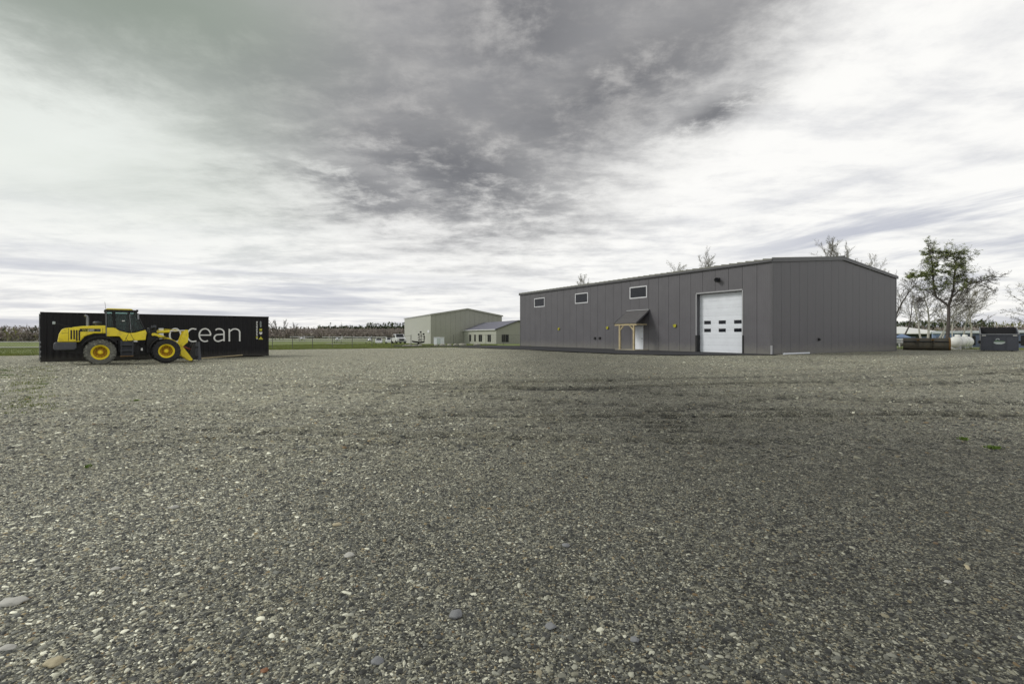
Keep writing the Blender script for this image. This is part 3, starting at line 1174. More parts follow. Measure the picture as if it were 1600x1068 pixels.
def loc_x(px, y_):
    """local s of a photograph column on the plane y = y_ in front of the long wall"""
    q = Q(px)
    ox, oy = BN.x - .8555 * y_, BN.y - .5177 * y_
    return (ox - oy * q) / (.8555 * q + .5177)


ps = [loc_x(968.6, PY), loc_x(990.6, PY)]
for i, s_ in enumerate(ps):
    MB().box(s_ - .07, s_ + .07, PY - .055, PY + .075, -.02, ZE - .20).build('porch_post', M['timber'], bld, bevel=.008)
    dr = -1 if i == 0 else 1
    mb = MB()
    mb.prism([(s_ + dr * .071, ZE - .62), (s_ + dr * .071, ZE - .50), (s_ + dr * .40, ZE - .205), (s_ + dr * .52, ZE - .205)], PY - .03, PY + .05)
    mb.build('brace', M['timber'], bld)
    mb = MB()
    mb.box(s_ - .05, s_ + .05, .01, PY - .06, ZE - .16, ZE - .06)
    mb.build('porch_rafter', M['timber'], bld)
MB().box(C0 + .08, C1 - .1, .02, CD + .05, -.04, .085).build('porch_slab', M['concrete'], bld, bevel=.01)

# yellow fittings on the wall
for (px, py, lb) in ((873.6, 513.5, 'yellow wall fitting below and right of the leftmost window'),
                     (949.5, 511.8, 'yellow wall fitting just left of the timber porch'),
                     (1055, 508.5, 'yellow wall fitting between the porch and the overhead door')):
    s_ = wall_s(px)
    z = wall_z(px, py)
    mb = MB()
    pts = []
    for i in range(13):
        a = R(190 + 160 * i / 12) if True else 0
        pts.append((.11 * math.cos(a), .06, .11 * math.sin(a)))
    pts = [(-.11, .06, .08)] + pts + [(.11, .06, .08)]
    mb.tube(pts, .04, 8)
    mb.box(-.10, .10, 0, .04, -.13, .11)
    p_ = BN + BU * s_
    o = mb.build('wall_fitting', M['hose'], None, loc=(p_.x - .8555 * .006, p_.y - .5177 * .006, z), rz=BRZ)
    tag(o, lb, 'wall fitting', 'yellow fittings on the grey wall')

# white pipe on the gravel along the gable
mb = MB()
mb.tube([(0, 0, 0), (1.5, .012, .004), (3.0, -.01, 0)], .055, 10)
for x in (0.02, 2.98):
    mb.tube([(x - .05, 0, 0), (x + .05, 0, 0)], .062, 10)
pa = Vector((17.62, 31.52))
mb.build('pipe', M['white'], None, smooth=False, loc=(pa.x, pa.y, H(pa.x, pa.y) + .075), rz=math.atan2(.5177, .8555))
tag(bpy.data.objects['pipe'], 'white plastic pipe lying on gravel beside the grey gable wall', 'pipe')

# asphalt apron: local strip in front of long wall, then a drive leading off to the left
def lw(s_, d_):
    return (BN.x + BU.x * s_ - .8555 * d_, BN.y + BU.y * s_ - .5177 * d_)


far = [lw(s_, -.3) for s_ in np.linspace(-.2, BL, 12)] + [(-4, 61.5), (-16, 66)]
near = [lw(-.6, .6)] + [lw(s_, d_) for s_, d_ in ((1.2, 3.6), (3, 5.9), (5.5, 7.0), (8.5, 7.2), (11, 7.3), (14, 7.3), (17, 7.3), (20, 7.4), (23, 7.6), (26, 8.0), (29, 9.0))] + [(-5.8, 53.6), (-13.5, 55.2)]
strip('asphalt_apron', (near[:len(far)], far), M['asphalt'], .045, 140)

# ------------------------------------------------------------------ shipping container
CO = Vector((-27.05, 27.9, 0))
CDX, CDY = .738, .675
CRZ = math.atan2(CDY, CDX)
CL, CW_, CH = 12.19, 2.44, 2.90


def cont_s(px):
    q = Q(px)
    return (CO.y * q - CO.x) / (CDX - CDY * q)


zc0 = H(CO.x, CO.y) + .0
ct = thing('shipping_container', 'long black corrugated shipping container lettered in white, behind the yellow loader', 'container', (CO.x, CO.y, zc0), CRZ)
ct.rotation_euler = (0, -R(.22), CRZ)


def corrugated(x0, x1, y, z0, z1, inward=1, name='side_wall', axis='x'):
    mb = MB()
    pitch = .278
    n = int((x1 - x0) / pitch)
    pitch = (x1 - x0) / n
    pr = []
    dpt = .036 * inward
    for i in range(n):
        a = x0 + i * pitch
        pr += [(a, 0), (a + .072, 0), (a + .14, dpt), (a + .21, dpt)]
    pr.append((x1, 0))
    vs, fs = [], []
    for (s_, d_) in pr:
        for z in (z0, z1):
            vs.append((s_, y + d_, z) if axis == 'x' else (y + d_, s_, z))
    for i in range(len(pr) - 1):
        fs.append((2 * i, 2 * i + 2, 2 * i + 3, 2 * i + 1))
    mb.add(vs, fs)
    return mb.build(name, M['contn'], ct)


corrugated(.16, CL - .16, .012, .16, CH - .06)
corrugated(.16, CL - .16, CW_ - .012, .16, CH - .06, -1)
corrugated(.16, CW_ - .16, CL - .012, .16, CH - .1, -1, 'end_wall', 'y')
mb = MB()
pr = []
n = 44
for i in range(n):
    a = .16 + (CL - .32) * i / n
    p_ = (CL - .32) / n
    pr += [(a, CH - .045), (a + .3 * p_, CH - .045), (a + .5 * p_, CH - .015), (a + .8 * p_, CH - .015)]
pr.append((CL - .16, CH - .045))
vs = []
for (x, z) in pr:
    vs += [(x, .05, z), (x, CW_ - .05, z)]
mb.add(vs, [(2 * i, 2 * i + 2, 2 * i + 3, 2 * i + 1) for i in range(len(pr) - 1)])
mb.build('container_roof', M['contn'], ct)
for (x0, x1, y0, y1) in ((.16, CL - .16, -.003, .06), (.16, CL - .16, CW_ - .06, CW_ + .003), (-.003, .06, .16, CW_ - .16), (CL - .06, CL + .003, .16, CW_ - .16)):
    MB().box(x0, x1, y0, y1, CH - .07, CH - .005).build('top_rail', M['contn'], ct)
    MB().box(x0, x1, y0, y1, .03, .17).build('bottom_rail', M['contn'], ct)
MB().box(.06, CL - .06, .06, CW_ - .06, .08, .15).build('container_floor', M['contn'], ct)
for x0 in (0, CL - .16):
    for y0 in (-.006, CW_ - .154):
        MB().box(x0 + .005, x0 + .155, y0 + .003, y0 + .157, .12, CH - .12).build('corner_post', M['contn'], ct, bevel=.01)
        for z0 in (0, CH - .118):
            MB().box(x0 - .006, x0 + .166, y0 - .004, y0 + .164, z0, z0 + .118).build('corner_casting', M['contn'], ct, bevel=.015)
for y0 in (.16, 1.225):                                        # doors on the left end
    dm = MB()
    dm.box(-.0, .04, y0, y0 + 1.05, .18, CH - .08)
    dr = dm.build('container_door', M['contn'], ct, bevel=.01)
    for yy in (.25, .8):
        bm_ = MB().tube([(-.045, y0 + yy, .12), (-.045, y0 + yy, CH - .1)], .02, 8)
        for zz_ in (.5, 1.1, 2.0, 2.6):
            bm_.box(-.05, 0, y0 + yy - .04, y0 + yy + .04, zz_ - .03, zz_ + .03)
        bm_.build('locking_bar', M['steel'], dr)
for zz_ in (.35, .62, .9, 1.15):                               # hinges seen on the corner
    MB().box(-.03, .03, -.02, .05, zz_ - .05, zz_ + .05).build('door_hinge', M['steel'], ct, bevel=.01)
# dunnage under the container
for xx in (.02, 6.0, 9.1, CL - 1.9):
    z_lift = xx * math.sin(R(.22))
    if xx > 3:
        MB().box(xx, xx + (.3 if xx < 9 else .24), .05, CW_ - .05, -.01 - z_lift - .12, -.002).build('support_block', M['ldark'], ct)

# lettering
LY0, LY1 = -.016, .004


def xz(px, py):
    s_ = cont_s(px)
    return s_, Z_(py, CO.y + CDY * s_) - zc0 - s_ * math.sin(R(.22))


XH = 1.0
zb0 = xz(366, 534)[1] + .06
zt0 = xz(366, 512.5)[1] - .05
zmid, hx = .5 * (zb0 + zt0), .5 * (zt0 - zb0)
HWD = .046


def ell(cx, rx, a0, a1, n=28, rz_=None):
    return [(cx + rx * math.cos(R(a0 + (a1 - a0) * i / n)), zmid + (rz_ or hx) * math.sin(R(a0 + (a1 - a0) * i / n))) for i in range(n + 1)]


def letter(fn, lab):
    mb = MB()
    fn(mb)
    mb.build('letter', M['letter'], ct, label=lab)


o0, o1 = cont_s(264), cont_s(284)
letter(lambda m_: ribbon(m_, ell(.5 * (o0 + o1), .5 * (o1 - o0) - HWD, 0, 360)[:-1], HWD, LY0, LY1, True), 'thin white letter o')
c0, c1 = cont_s(291.5), cont_s(307)
crx = (c1 - c0) - HWD
letter(lambda m_: ribbon(m_, [(c1, zmid + hx * .93)] + ell(c0 + HWD + .62 * crx, .62 * crx, 75, 285) + [(c1, zmid - hx * .93)], HWD, LY0, LY1), 'thin white letter c')
e0, e1 = cont_s(310.3), cont_s(330.5)
erx = .5 * (e1 - e0) - HWD


def f_e(m_):
    ribbon(m_, ell(.5 * (e0 + e1), erx, 4, 300, 34), HWD, LY0, LY1)
    ribbon(m_, [(e0 + 2 * HWD, zmid), (e1 - .02, zmid)], HWD * .9, LY0 - .001, LY1)


letter(f_e, 'thin white letter e')
a0, a1 = cont_s(333.7), cont_s(351.3)


def f_a(m_):
    xr = a1 - HWD
    top = [(a0 + .12, zmid + hx * .80)] + [(a0 + (xr - a0) * .52 + (xr - a0) * .48 * math.cos(R(t)), zmid + hx * .42 + hx * .58 * math.sin(R(t))) for t in range(115, -1, -10)]
    ribbon(m_, top + [(xr, zmid - hx)], HWD, LY0, LY1)
    bc = zmid - hx * .46
    rr_ = hx * .54
    loop = [(xr, zmid + hx * .12)] + [(a0 + HWD + (xr - a0) * .36 + (xr - a0) * .36 * math.cos(R(t)), bc + rr_ * math.sin(R(t))) for t in range(85, 290, 12)] + [(xr, zmid - hx * .72)]
    ribbon(m_, loop, HWD, LY0 - .001, LY1)


letter(f_a, 'thin white letter a')
n0, n1 = cont_s(357.3), cont_s(375.8)


def f_n(m_):
    xl, xr = n0 + HWD, n1 - HWD
    ribbon(m_, [(xl, zmid + hx * 1.0), (xl, zmid - hx * 1.03)], HWD, LY0, LY1)
    arch = [(xl, zmid + hx * .55)] + [(xl + (xr - xl) * .55 + (xr - xl) * .45 * math.cos(R(t)), zmid + hx * .42 + hx * .58 * math.sin(R(t))) for t in range(140, -1, -10)]
    ribbon(m_, arch + [(xr, zmid - hx * 1.03)], HWD, LY0 - .001, LY1)


letter(f_n, 'thin white letter n')
s0_, s1_ = cont_s(248.2), cont_s(255.8)
MB().box(s0_, s1_, LY0, LY1, zmid - hx, zmid + hx * 1.05).build('letter', M['letter'], ct, label='bold white letter stem partly behind the loader')
s0_, s1_ = cont_s(231), cont_s(242.5)
MB().box(s0_, s1_, LY0, LY1, zmid + hx * .86, zmid + hx * 1.08).build('letter', M['letter'], ct, label='top of a bold white letter behind the loader')
# small vertical codes and stickers at the right end
sx_ = cont_s(401.5)
mb = MB()
zt, zb = xz(401.5, 502)[1], xz(401.5, 530.5)[1]
nlet = 11
for i in range(nlet):
    za = zt + (zb - zt) * i / nlet
    hh_ = abs(zb - zt) / nlet * .68
    if i == nlet - 2:
        continue
    mb.box(sx_ - .05, sx_ + .05, LY0, LY1, za - hh_, za - hh_ + .025)
    mb.box(sx_ - .05, sx_ + .05, LY0, LY1, za - .03, za)
    mb.box(sx_ - .05 if i % 2 else sx_ + .025, sx_ - .025 if i % 2 else sx_ + .05, LY0, LY1, za - hh_ + .025, za - .03)
    if i % 3 == 0:
        mb.box(sx_ - .025, sx_ + .03, LY0, LY1, za - hh_ * .6, za - hh_ * .6 + .025)
mb.build('lettering', M['letter'], ct, label='vertical white code lettering')
za = zt + (zb - zt) * (nlet - 2) / nlet
MB().box(sx_ - .06, sx_ + .06, LY0, LY1, za - .14, za - .02).build('sticker', M['yelmark'], ct)
sx2 = cont_s(407.6)
mb = MB()
for i in range(7):
    z1_ = xz(407.6, 502)[1] - i * .062
    mb.box(sx2 - .06, sx2 + .03 + .03 * (i % 2), LY0, LY1, z1_ - .036, z1_)
mb.build('lettering', M['logogrey'], ct, label='small grey data lines')
z1_ = xz(407.6, 513.2)[1]
MB().box(sx2 - .085, sx2 + .085, LY0, LY1, z1_ - .17, z1_).build('sticker', M['yelmark'], ct, label='yellow square sticker')
z1_ = xz(407.6, 518.5)[1]
mb = MB()
mb.prism([(sx2 - .10, z1_), (sx2 + .10, z1_), (sx2 + .085, z1_ - .13), (sx2, z1_ - .2), (sx2 - .085, z1_ - .13)], LY0, LY1)
mb.build('sticker', M['letter'], ct, label='white shield sticker')
z1_ = xz(407.6, 525.2)[1]
mb = MB()
mb.prism([(sx2, z1_), (sx2 + .16, z1_ - .23), (sx2 - .16, z1_ - .23)], LY0, LY1)
mb.build('sticker', M['yelmark'], ct, label='yellow warning triangle sticker')

# plank on the gravel before the container
pA = Vector((-21.2, 33.05))
mb = MB().box(0, 2.6, -.06, .06, 0, .05)
o = mb.build('plank', M['timber'], None, bevel=.006, loc=(pA.x + .75, pA.y - 1.2, H(pA.x, pA.y) + .03), rz=CRZ + .1)
o.rotation_euler = (0, -R(3.0), CRZ + .1)
tag(o, 'weathered timber plank leaning on the ground under the black container', 'plank')

# ------------------------------------------------------------------ wheel loader
LDX, LDY = .76, .65
LRZ = math.atan2(LDY, LDX)
LO = Vector((-22.28, 26.31))
ld = thing('wheel_loader', 'yellow articulated wheel loader without its bucket, parked before the black container', 'wheel loader',
           (LO.x, LO.y, H(LO.x, LO.y) - .01), LRZ)
ld.rotation_euler = (0, -R(.15), LRZ)
WB = 2.84
TR, TW = .675, .46


def tyre_mesh():
    mb = MB()
    h = TW / 2
    pr = [(.335, -h * .80), (.42, -h * .98), (.52, -h * 1.0), (.60, -h * .93), (.635, -h * .72), (.64, -h * .3), (.64, h * .3), (.635, h * .72), (.60, h * .93), (.52, h), (.42, h * .98), (.335, h * .80)]
    mb.lathe(pr, 48, 'y')
    nl = 22
    for i in range(nl):
        for sd_ in (-1, 1):
            a = 2 * math.pi * (i + (.5 if sd_ > 0 else 0)) / nl
            # lug from centre to shoulder
            pts_in = [(.632, sd_ * .01, a + .16), (.632, sd_ * h * .72, a), (.585, sd_ * h * 1.0, a - .02)]
            vs = []
            for r_, y_, aa in pts_in:
                for da_ in (-.062, .062):
                    for dr_ in (0, .043):
                        rr2 = r_ + dr_
                        vs.append((rr2 * math.cos(aa + da_), y_, rr2 * math.sin(aa + da_)))
            fs = []
            for s2 in (0, 4):
                fs += [(s2 + 1, s2 + 3, s2 + 7, s2 + 5), (s2, s2 + 4, s2 + 6, s2 + 2), (s2, s2 + 1, s2 + 5, s2 + 4), (s2 + 2, s2 + 6, s2 + 7, s2 + 3)]
            fs += [(0, 2, 3, 1), (8, 9, 11, 10)]
            mb.add(vs, fs)
    return mb


def wheel(x, y, near, tm):
    """near=-1 for camera side"""
    e = bpy.data.objects.new('wheel', None)
    COL.objects.link(e)
    e.parent = ld
    e.location = (x, y, TR)
    ty = tyre_mesh().build('tyre', tm, e)
    shade_auto(ty, 30)
    s_ = near
    rm = MB()
    rm.lathe([(.345, s_ * .20), (.365, s_ * .235), (.385, s_ * .235), (.375, s_ * .16), (.36, s_ * .0)], 40, 'y')
    rm.lathe([(.347, s_ * .21), (.30, s_ * .17), (.295, s_ * .13), (.345, s_ * .12)], 40, 'y')
    ds = MB()
    ds.lathe([(.335, s_ * .18), (.325, s_ * .10), (.315, -s_ * .02), (.22, -s_ * .07), (.17, -s_ * .06), (.15, s_ * .02), (.0, s_ * .03)], 40, 'y')
    rm.lathe([(.36, -s_ * .2), (.25, -s_ * .15), (.0, -s_ * .15)], 24, 'y')
    ri = rm.build('rim', M['yelrim'], e)
    shade_auto(ds.build('rim_dish', M['rimdish'], e), 35)
    shade_auto(ri, 35)
    hb = MB()
    hb.lathe([(.11, s_ * .02), (.105, s_ * .08), (.07, s_ * .11), (0, s_ * .12)], 20, 'y')
    for i in range(12):
        a = 2 * math.pi * i / 12
        hb.lathe([(.02, -s_ * .07), (.02, -s_ * .03), (0, -s_ * .03)], 6, 'y', (.235 * math.cos(a), 0, .235 * math.sin(a)))
    shade_auto(hb.build('hub', M['yelrim'], e), 30)
    return e


for (x, y, nr_) in ((0, -.95, -1), (WB, -.95, -1), (0, .95, 1), (WB, .95, 1)):
    wheel(x, y, nr_, M['rubber'] if x == 0 else M['rubber2'])

# rear chassis / engine bay
MB().prism([(-1.45, .72), (-1.45, 1.18), (1.2, 1.18), (1.7, .95), (1.7, .48), (.5, .45), (-.6, .55)], -.48, .48).build('chassis', M['ldark'], ld, bevel=.02)
MB().box(1.7, 2.05, -.14, .14, .45, 1.1).build('articulation_joint', M['ldark'], ld, bevel=.02)
MB().box(-.16, .16, -.75, .75, .52, .84).build('rear_axle', M['ldark'], ld, bevel=.04)
MB().box(WB - .16, WB + .16, -.75, .75, .52, .84).build('front_axle', M['ldark'], ld, bevel=.04)
cwt = MB()
cwt.prism([(-1.80, .86), (-1.80, 1.14), (-1.72, 1.22), (-.92, 1.22), (-.92, .92), (-1.0, .82), (-1.72, .82)], -1.02, 1.02)
cwt.build('counterweight', M['lgrey'], ld, bevel=.05)
hd = MB()
hd.prism([(-1.66, 1.22), (-1.60, 1.62), (-1.50, 1.86), (-1.36, 1.93), (-.75, 2.04), (-.1, 2.08), (.24, 2.08), (.24, 1.66), (-.25, 1.66), (-.62, 1.50), (-.80, 1.22)], -.80, .80)
hood = hd.build('hood', M['yellow'], ld, bevel=.045)
gl = MB()
for i, (x0, zz0) in enumerate(((-1.16, 1.36), (-1.05, 1.36), (-.95, 1.28), (-.85, 1.28))):
    gl.box(x0, x0 + .062, -.812, -.795, zz0, 1.84)
    gl.box(x0, x0 + .062, .795, .812, zz0, 1.84)
gl.build('grille_slot', M['ldark'], hood)
MB().box(-1.66, -1.55, -.6, .6, 1.25, 1.27).build('hood_seam', M['ldark'], hood)
for xx in (-1.24, .1):
    MB().box(xx, xx + .012, -.806, -.79, 1.28 if xx < 0 else 1.68, 1.93).build('panel_seam', M['ldark'], hood)
MB().box(-1.5, -1.24, -.806, -.79, 1.68, 1.69).build('panel_seam', M['ldark'], hood)
# decal strip with model number
MB().box(-.80, .02, -.810, -.79, 1.76, 1.91).build('decal', M['ldark'], hood)
for txt, x, mm in (('WA', -.72, 'yelmark'), ('200', -.50, 'letter')):
    me = text_mesh(txt, .17, .003)
    me.materials.clear()
    me.materials.append(M[mm])
    t_o = bpy.data.objects.new('decal_lettering', me)
    COL.objects.link(t_o)
    t_o.parent = hood
    t_o.location = (x, -.813, 1.775)
    t_o.rotation_euler = (R(90), 0, 0)
    t_o.scale = (1.05, 1, 1)
MB().box(-.14, -.01, -.8115, -.79, 1.78, 1.89).build('decal', M['lgrey'], hood)
# exhaust, intake, rear light arm
ex = MB().tube([(-.50, -.25, 2.05), (-.50, -.25, 2.48), (-.52, -.25, 2.56), (-.62, -.25, 2.64)], [.065, .065, .065, .06], 14)
shade_auto(ex.build('exhaust_pipe', M['steel'], ld), 40)
ai = MB()
ai.lathe([(.10, 2.06), (.10, 2.16), (.19, 2.18), (.20, 2.24), (.14, 2.30), (0, 2.32)], 20, 'z', (-.10, -.25, 0))
shade_auto(ai.build('air_intake', M['lgrey'], ld), 40)
ar = MB().tube([(-1.0, -.75, 1.93), (-1.76, -.86, 2.18)], .02, 6)
arm_o = ar.build('mirror_arm', M['ldark'], ld)
MB().box(-1.83, -1.72, -.92, -.82, 2.12, 2.26).build('rear_mirror', M['logogrey'], arm_o, bevel=.02)
# rear fenders
for sy in (-1, 1):
    y0, y1 = (-1.16, -.62) if sy < 0 else (.62, 1.16)
    mb = MB()
    pts = [( .84 * math.cos(R(a)), TR + .84 * math.sin(R(a))) for a in range(152, 24, -8)]
    inn = [( .80 * math.cos(R(a)), TR + .80 * math.sin(R(a))) for a in range(152, 24, -8)]
    mb.prism(pts + inn[::-1], y0, y1)
    mb.build('rear_fender', M['ldark'], ld)
    mb = MB()
    pts = [(WB + .80 * math.cos(R(a)), TR + .80 * math.sin(R(a))) for a in range(165, 78, -8)]
    inn = [(WB + .76 * math.cos(R(a)), TR + .76 * math.sin(R(a))) for a in range(165, 78, -8)]
    mb.prism(pts + inn[::-1], y0, y1)
    mb.build('front_fender', M['ldark'], ld)
# cab: yellow base
cb = MB()
cb.prism([(.27, 1.98), (.62, 1.96), (.80, 1.80), (1.18, 1.68), (1.45, 1.70), (1.92, 1.86), (1.97, 1.70), (1.92, 1.30), (.95, 1.24), (.80, 1.50), (.27, 1.50)], -.82, .82)
cab = cb.build('cab_base', M['yellow'], ld, bevel=.03)
for pa_, pb_ in (((1.02, 1.26), (1.18, 1.66)), ((1.16, 1.26), (1.05, 1.42)), ((1.42, 1.28), (1.26, 1.66))):
    mm_ = MB()
    ribbon(mm_, [pa_, pb_], .008, -.827, -.80)
    mm_.build('panel_seam', M['ldark'], cab)
MB().box(1.40, 1.56, -.84, -.80, 1.20, 1.27).build('cab_label', M['letter'], cab)
MB().prism([(.35, 1.45), (1.75, 1.45), (1.75, 1.29), (.35, 1.29)], -.62, .62).build('cab_floor', M['ldark'], ld)
# cab frame: pillars, roof
rf = MB()
rf.prism([(.17, 2.93), (1.50, 2.93), (1.62, 2.88), (1.60, 2.84), (.17, 2.84)], -.80, .80)
rf.build('cab_roof', M['ldark'], ld, bevel=.02)
MB().prism([(.20, 2.937), (1.40, 2.937), (1.30, 3.0), (.30, 3.0)], -.78, .78).build('roof_top', M['yellow'], ld, bevel=.015)
fm = MB()
for sy in (-1, 1):
    y = sy * .765
    t_ = .035

    def bar(p, q_, w_=.04):
        fm.tube([(p[0], y, p[1]), (q_[0], y, q_[1])], w_, 4)
    bar((.27, 1.97), (.24, 2.86), .045)
    bar((.60, 1.95), (.57, 2.86), .06)
    bar((1.26, 1.70), (1.22, 2.86), .032)
    bar((1.88, 1.86), (1.50, 2.86), .035)
    bar((.60, 1.95), (.82, 1.80), .04)
    bar((.82, 1.80), (1.26, 1.68), .04)
    bar((1.26, 1.70), (1.88, 1.86), .04)
fm.box(.22, .30, -.75, .75, 1.97, 2.05)
fm.build('cab_frame', M['ldark'], ld)
for sy in (-1, 1):
    y = sy * .76
    g = MB()
    g.prism([(.62, 1.95), (.84, 1.80), (1.24, 1.70), (1.21, 2.84), (.60, 2.84)], y - .006, y + .006)
    g.build('side_window', M['cabglass'], ld)
    g = MB()
    g.prism([(1.29, 1.72), (1.86, 1.88), (1.49, 2.84), (1.25, 2.84)], y - .006, y + .006)
    g.build('side_window', M['cabglass'], ld)
    g = MB()
    g.prism([(.30, 2.0), (.55, 2.0), (.53, 2.84), (.28, 2.84)], y - .006, y + .006)
    g.build('side_window', M['cabglass'], ld)
g = MB()
g.add([(1.90, -.74, 1.88), (1.90, .74, 1.88), (1.52, .74, 2.84), (1.52, -.74, 2.84), (1.912, -.74, 1.88), (1.912, .74, 1.88), (1.532, .74, 2.84), (1.532, -.74, 2.84)],
      [(0, 1, 2, 3), (7, 6, 5, 4), (0, 4, 5, 1), (2, 6, 7, 3), (1, 5, 6, 2), (0, 3, 7, 4)])
g.build('windscreen', M['cabglass'], ld)
MB().box(.235, .247, -.72, .72, 2.06, 2.84).build('rear_window', M['cabglass'], ld)
st = MB()
st.prism([(.55, 1.45), (1.05, 1.45), (1.08, 1.72), (.75, 1.72), (.66, 2.45), (.50, 2.48), (.50, 1.6)], -.26, .26)
st.build('seat', M['ldark'], ld, bevel=.05)
sw = MB()
sw.tube([(1.62, 0, 1.6), (1.45, 0, 2.05)], .05, 8)
sw.tube([(1.45 + .18 * math.cos(a) * .3, .18 * math.sin(a), 2.06 + .18 * math.cos(a) * .9) for a in np.linspace(0, 2 * math.pi, 17)], .016, 6)
sw.prism([(1.55, 1.45), (1.85, 1.45), (1.85, 1.85), (1.6, 1.95)], -.3, .3)
sw.build('steering_console', M['ldark'], ld)
MB().box(.90, 1.02, -.79, -.775, 2.32, 2.37).build('door_handle', M['letter'], ld, bevel=.008)
MB().tube([(1.30, -.80, 1.72), (1.27, -.86, 1.9), (1.24, -.86, 2.55), (1.24, -.80, 2.7)], .016, 6).build('grab_rail', M['steel'], ld)
MB().tube([(.25, -.80, 1.55), (.245, -.82, 2.84)], .018, 6).build('grab_rail', M['steel'], ld)
MB().tube([(.24, -.5, 2.93), (.20, -.5, 3.35)], .008, 5).build('antenna', M['ldark'], ld)
mr = MB()
mr.tube([(1.50, -.80, 2.80), (1.62, -1.05, 2.72)], .014, 6)
mro = mr.build('mirror_bracket', M['ldark'], ld)
MB().box(1.55, 1.62, -1.13, -.95, 2.42, 2.72).build('mirror', M['steel'], mro, bevel=.02)
mr = MB()
mr.tube([(1.50, .80, 2.80), (1.62, 1.05, 2.72)], .014, 6)
mro = mr.build('mirror_bracket', M['ldark'], ld)
MB().box(1.55, 1.62, .95, 1.13, 2.42, 2.72).build('mirror', M['steel'], mro, bevel=.02)
for y in (-.5, .5):
    wl = MB().box(1.52, 1.62, y - .1, y + .1, 2.86, 2.97)
    wl.build('work_light', M['ldark'], ld, bevel=.02)
# steps
for i, z in enumerate((.42, .72, 1.02)):
    s_o = MB()
    s_o.box(.82, 1.38, -1.05, -.72, z, z + .035)
    s_o.build('step', M['lgrey'] if i else M['rusto'], ld, bevel=.008)
fs_ = MB()
for x in (.84, 1.34):
    fs_.prism([(x, .42), (x + .03, .42), (x + .03, 1.30), (x, 1.30)], -1.04, -.80)
fs_.box(.87, 1.34, -.74, -.70, .45, 1.3)
fs_.build('step_frame', M['lgrey'], ld)
MB().box(.72, 1.5, -.70, .70, .60, 1.28).build('fuel_tank', M['ldark'], ld, bevel=.04)
# front frame tower, boom, linkage
ff = MB()
ff.prism([(1.98, .55), (1.98, 1.3), (2.12, 1.98), (2.40, 1.98), (2.55, 1.35), (3.15, 1.10), (3.15, .62)], -.42, .42)
ff.build('front_frame', M['ldark'], ld, bevel=.02)
hl = MB()
for sy in (-1, 1):
    hl.tube([(2.25, sy * .42, 1.9), (2.32, sy * .72, 1.98), (2.32, sy * .78, 2.06)], .03, 6)
hlo = hl.build('lamp_bracket', M['ldark'], ld)
for sy in (-1, 1):
    MB().box(2.28, 2.40, sy * .78 - .13, sy * .78 + .13, 1.98, 2.12).build('headlight', M['lgrey'], hlo, bevel=.02)
for k_, (p0_, p1_, p2_) in enumerate((((1.95, -.3, 1.25), (2.15, -.47, 1.05), (2.45, -.46, 1.25)), ((1.95, -.25, 1.1), (2.2, -.50, .9), (2.6, -.47, 1.1)),
                                     ((2.1, -.43, 1.85), (1.95, -.5, 1.6), (2.0, -.45, 1.3)))):
    MB().tube([p0_, p1_, p2_], .022, 6).build('hydraulic_hose', M['black'], ld)
MB().box(2.02, 2.14, -.436, -.424, 1.7, 1.95).build('valve_block', M['lgrey'], ld, bevel=.01)
MB().box(1.72, 1.80, -.72, -.60, .72, .86).build('label_plate', M['letter'], ld)
for sy in (-1, 1):
    y0, y1 = (sy * .50 - .05, sy * .50 + .05)
    bm2 = MB()
    bm2.prism([(2.24, 1.52), (2.19, 1.60), (2.24, 1.68), (2.36, 1.69), (2.98, 1.43), (3.36, 1.20), (3.62, .98), (3.86, .62), (4.16, .14), (4.10, .06), (3.98, .07),
               (3.62, .36), (3.56, .50), (3.54, .80), (3.30, 1.06), (2.96, 1.30), (2.36, 1.54)], y0, y1)
    bm2.build('boom_arm', M['yellow'], ld, bevel=.012)
    lc = MB()
    lc.tube([(2.45, sy * .50, 1.05), (3.0, sy * .50, 1.16)], .06, 10)
    lc.build('lift_cylinder', M['yellow'], ld)
    lc = MB()
    lc.tube([(3.0, sy * .50, 1.16), (3.5, sy * .50, 1.05)], .035, 10)
    lc.build('cylinder_rod', M['chrome'], ld)
MB().box(3.42, 3.62, -.45, .45, .72, .92).build('boom_crosstube', M['yellow'], ld, bevel=.03)
bc = MB()
bc.prism([(3.78, 1.88), (3.93, 1.87), (3.95, 1.55), (3.92, 1.16), (3.76, 1.00), (3.62, .86), (3.52, .94), (3.52, 1.12), (3.64, 1.5)], -.55, -.44)
bc.prism([(3.78, 1.88), (3.93, 1.87), (3.95, 1.55), (3.92, 1.16), (3.76, 1.00), (3.62, .86), (3.52, .94), (3.52, 1.12), (3.64, 1.5)], .44, .55)
bc.tube([(3.86, -.5, 1.80), (3.86, .5, 1.80)], .05, 8)
bc.build('bell_crank', M['yellow'], ld)
tcy = MB()
tcy.tube([(2.30, 0, 1.70), (2.42, 0, 1.73), (3.10, 0, 1.79)], [.06, .075, .075], 12)
shade_auto(tcy.build('tilt_cylinder', M['yellow'], ld), 40)
MB().tube([(2.5, .0, 1.85), (2.9, 0, 1.90), (3.5, 0, 1.86)], .018, 6).build('hydraulic_pipe', M['yellow'], ld)
tcy = MB()
tcy.tube([(3.10, 0, 1.79), (3.84, 0, 1.84)], .04, 12)
shade_auto(tcy.build('cylinder_rod', M['chrome'], ld), 40)
bl_ = MB()
bl_.tube([(3.62, 0, .95), (4.10, 0, .72)], .05, 8)
bl_.build('link_bar', M['red'], ld)
cp = MB()
cp.prism([(4.02, .12), (4.04, .55), (4.18, 1.00), (4.24, 1.12), (4.30, .9), (4.30, .12)], -.50, -.42)
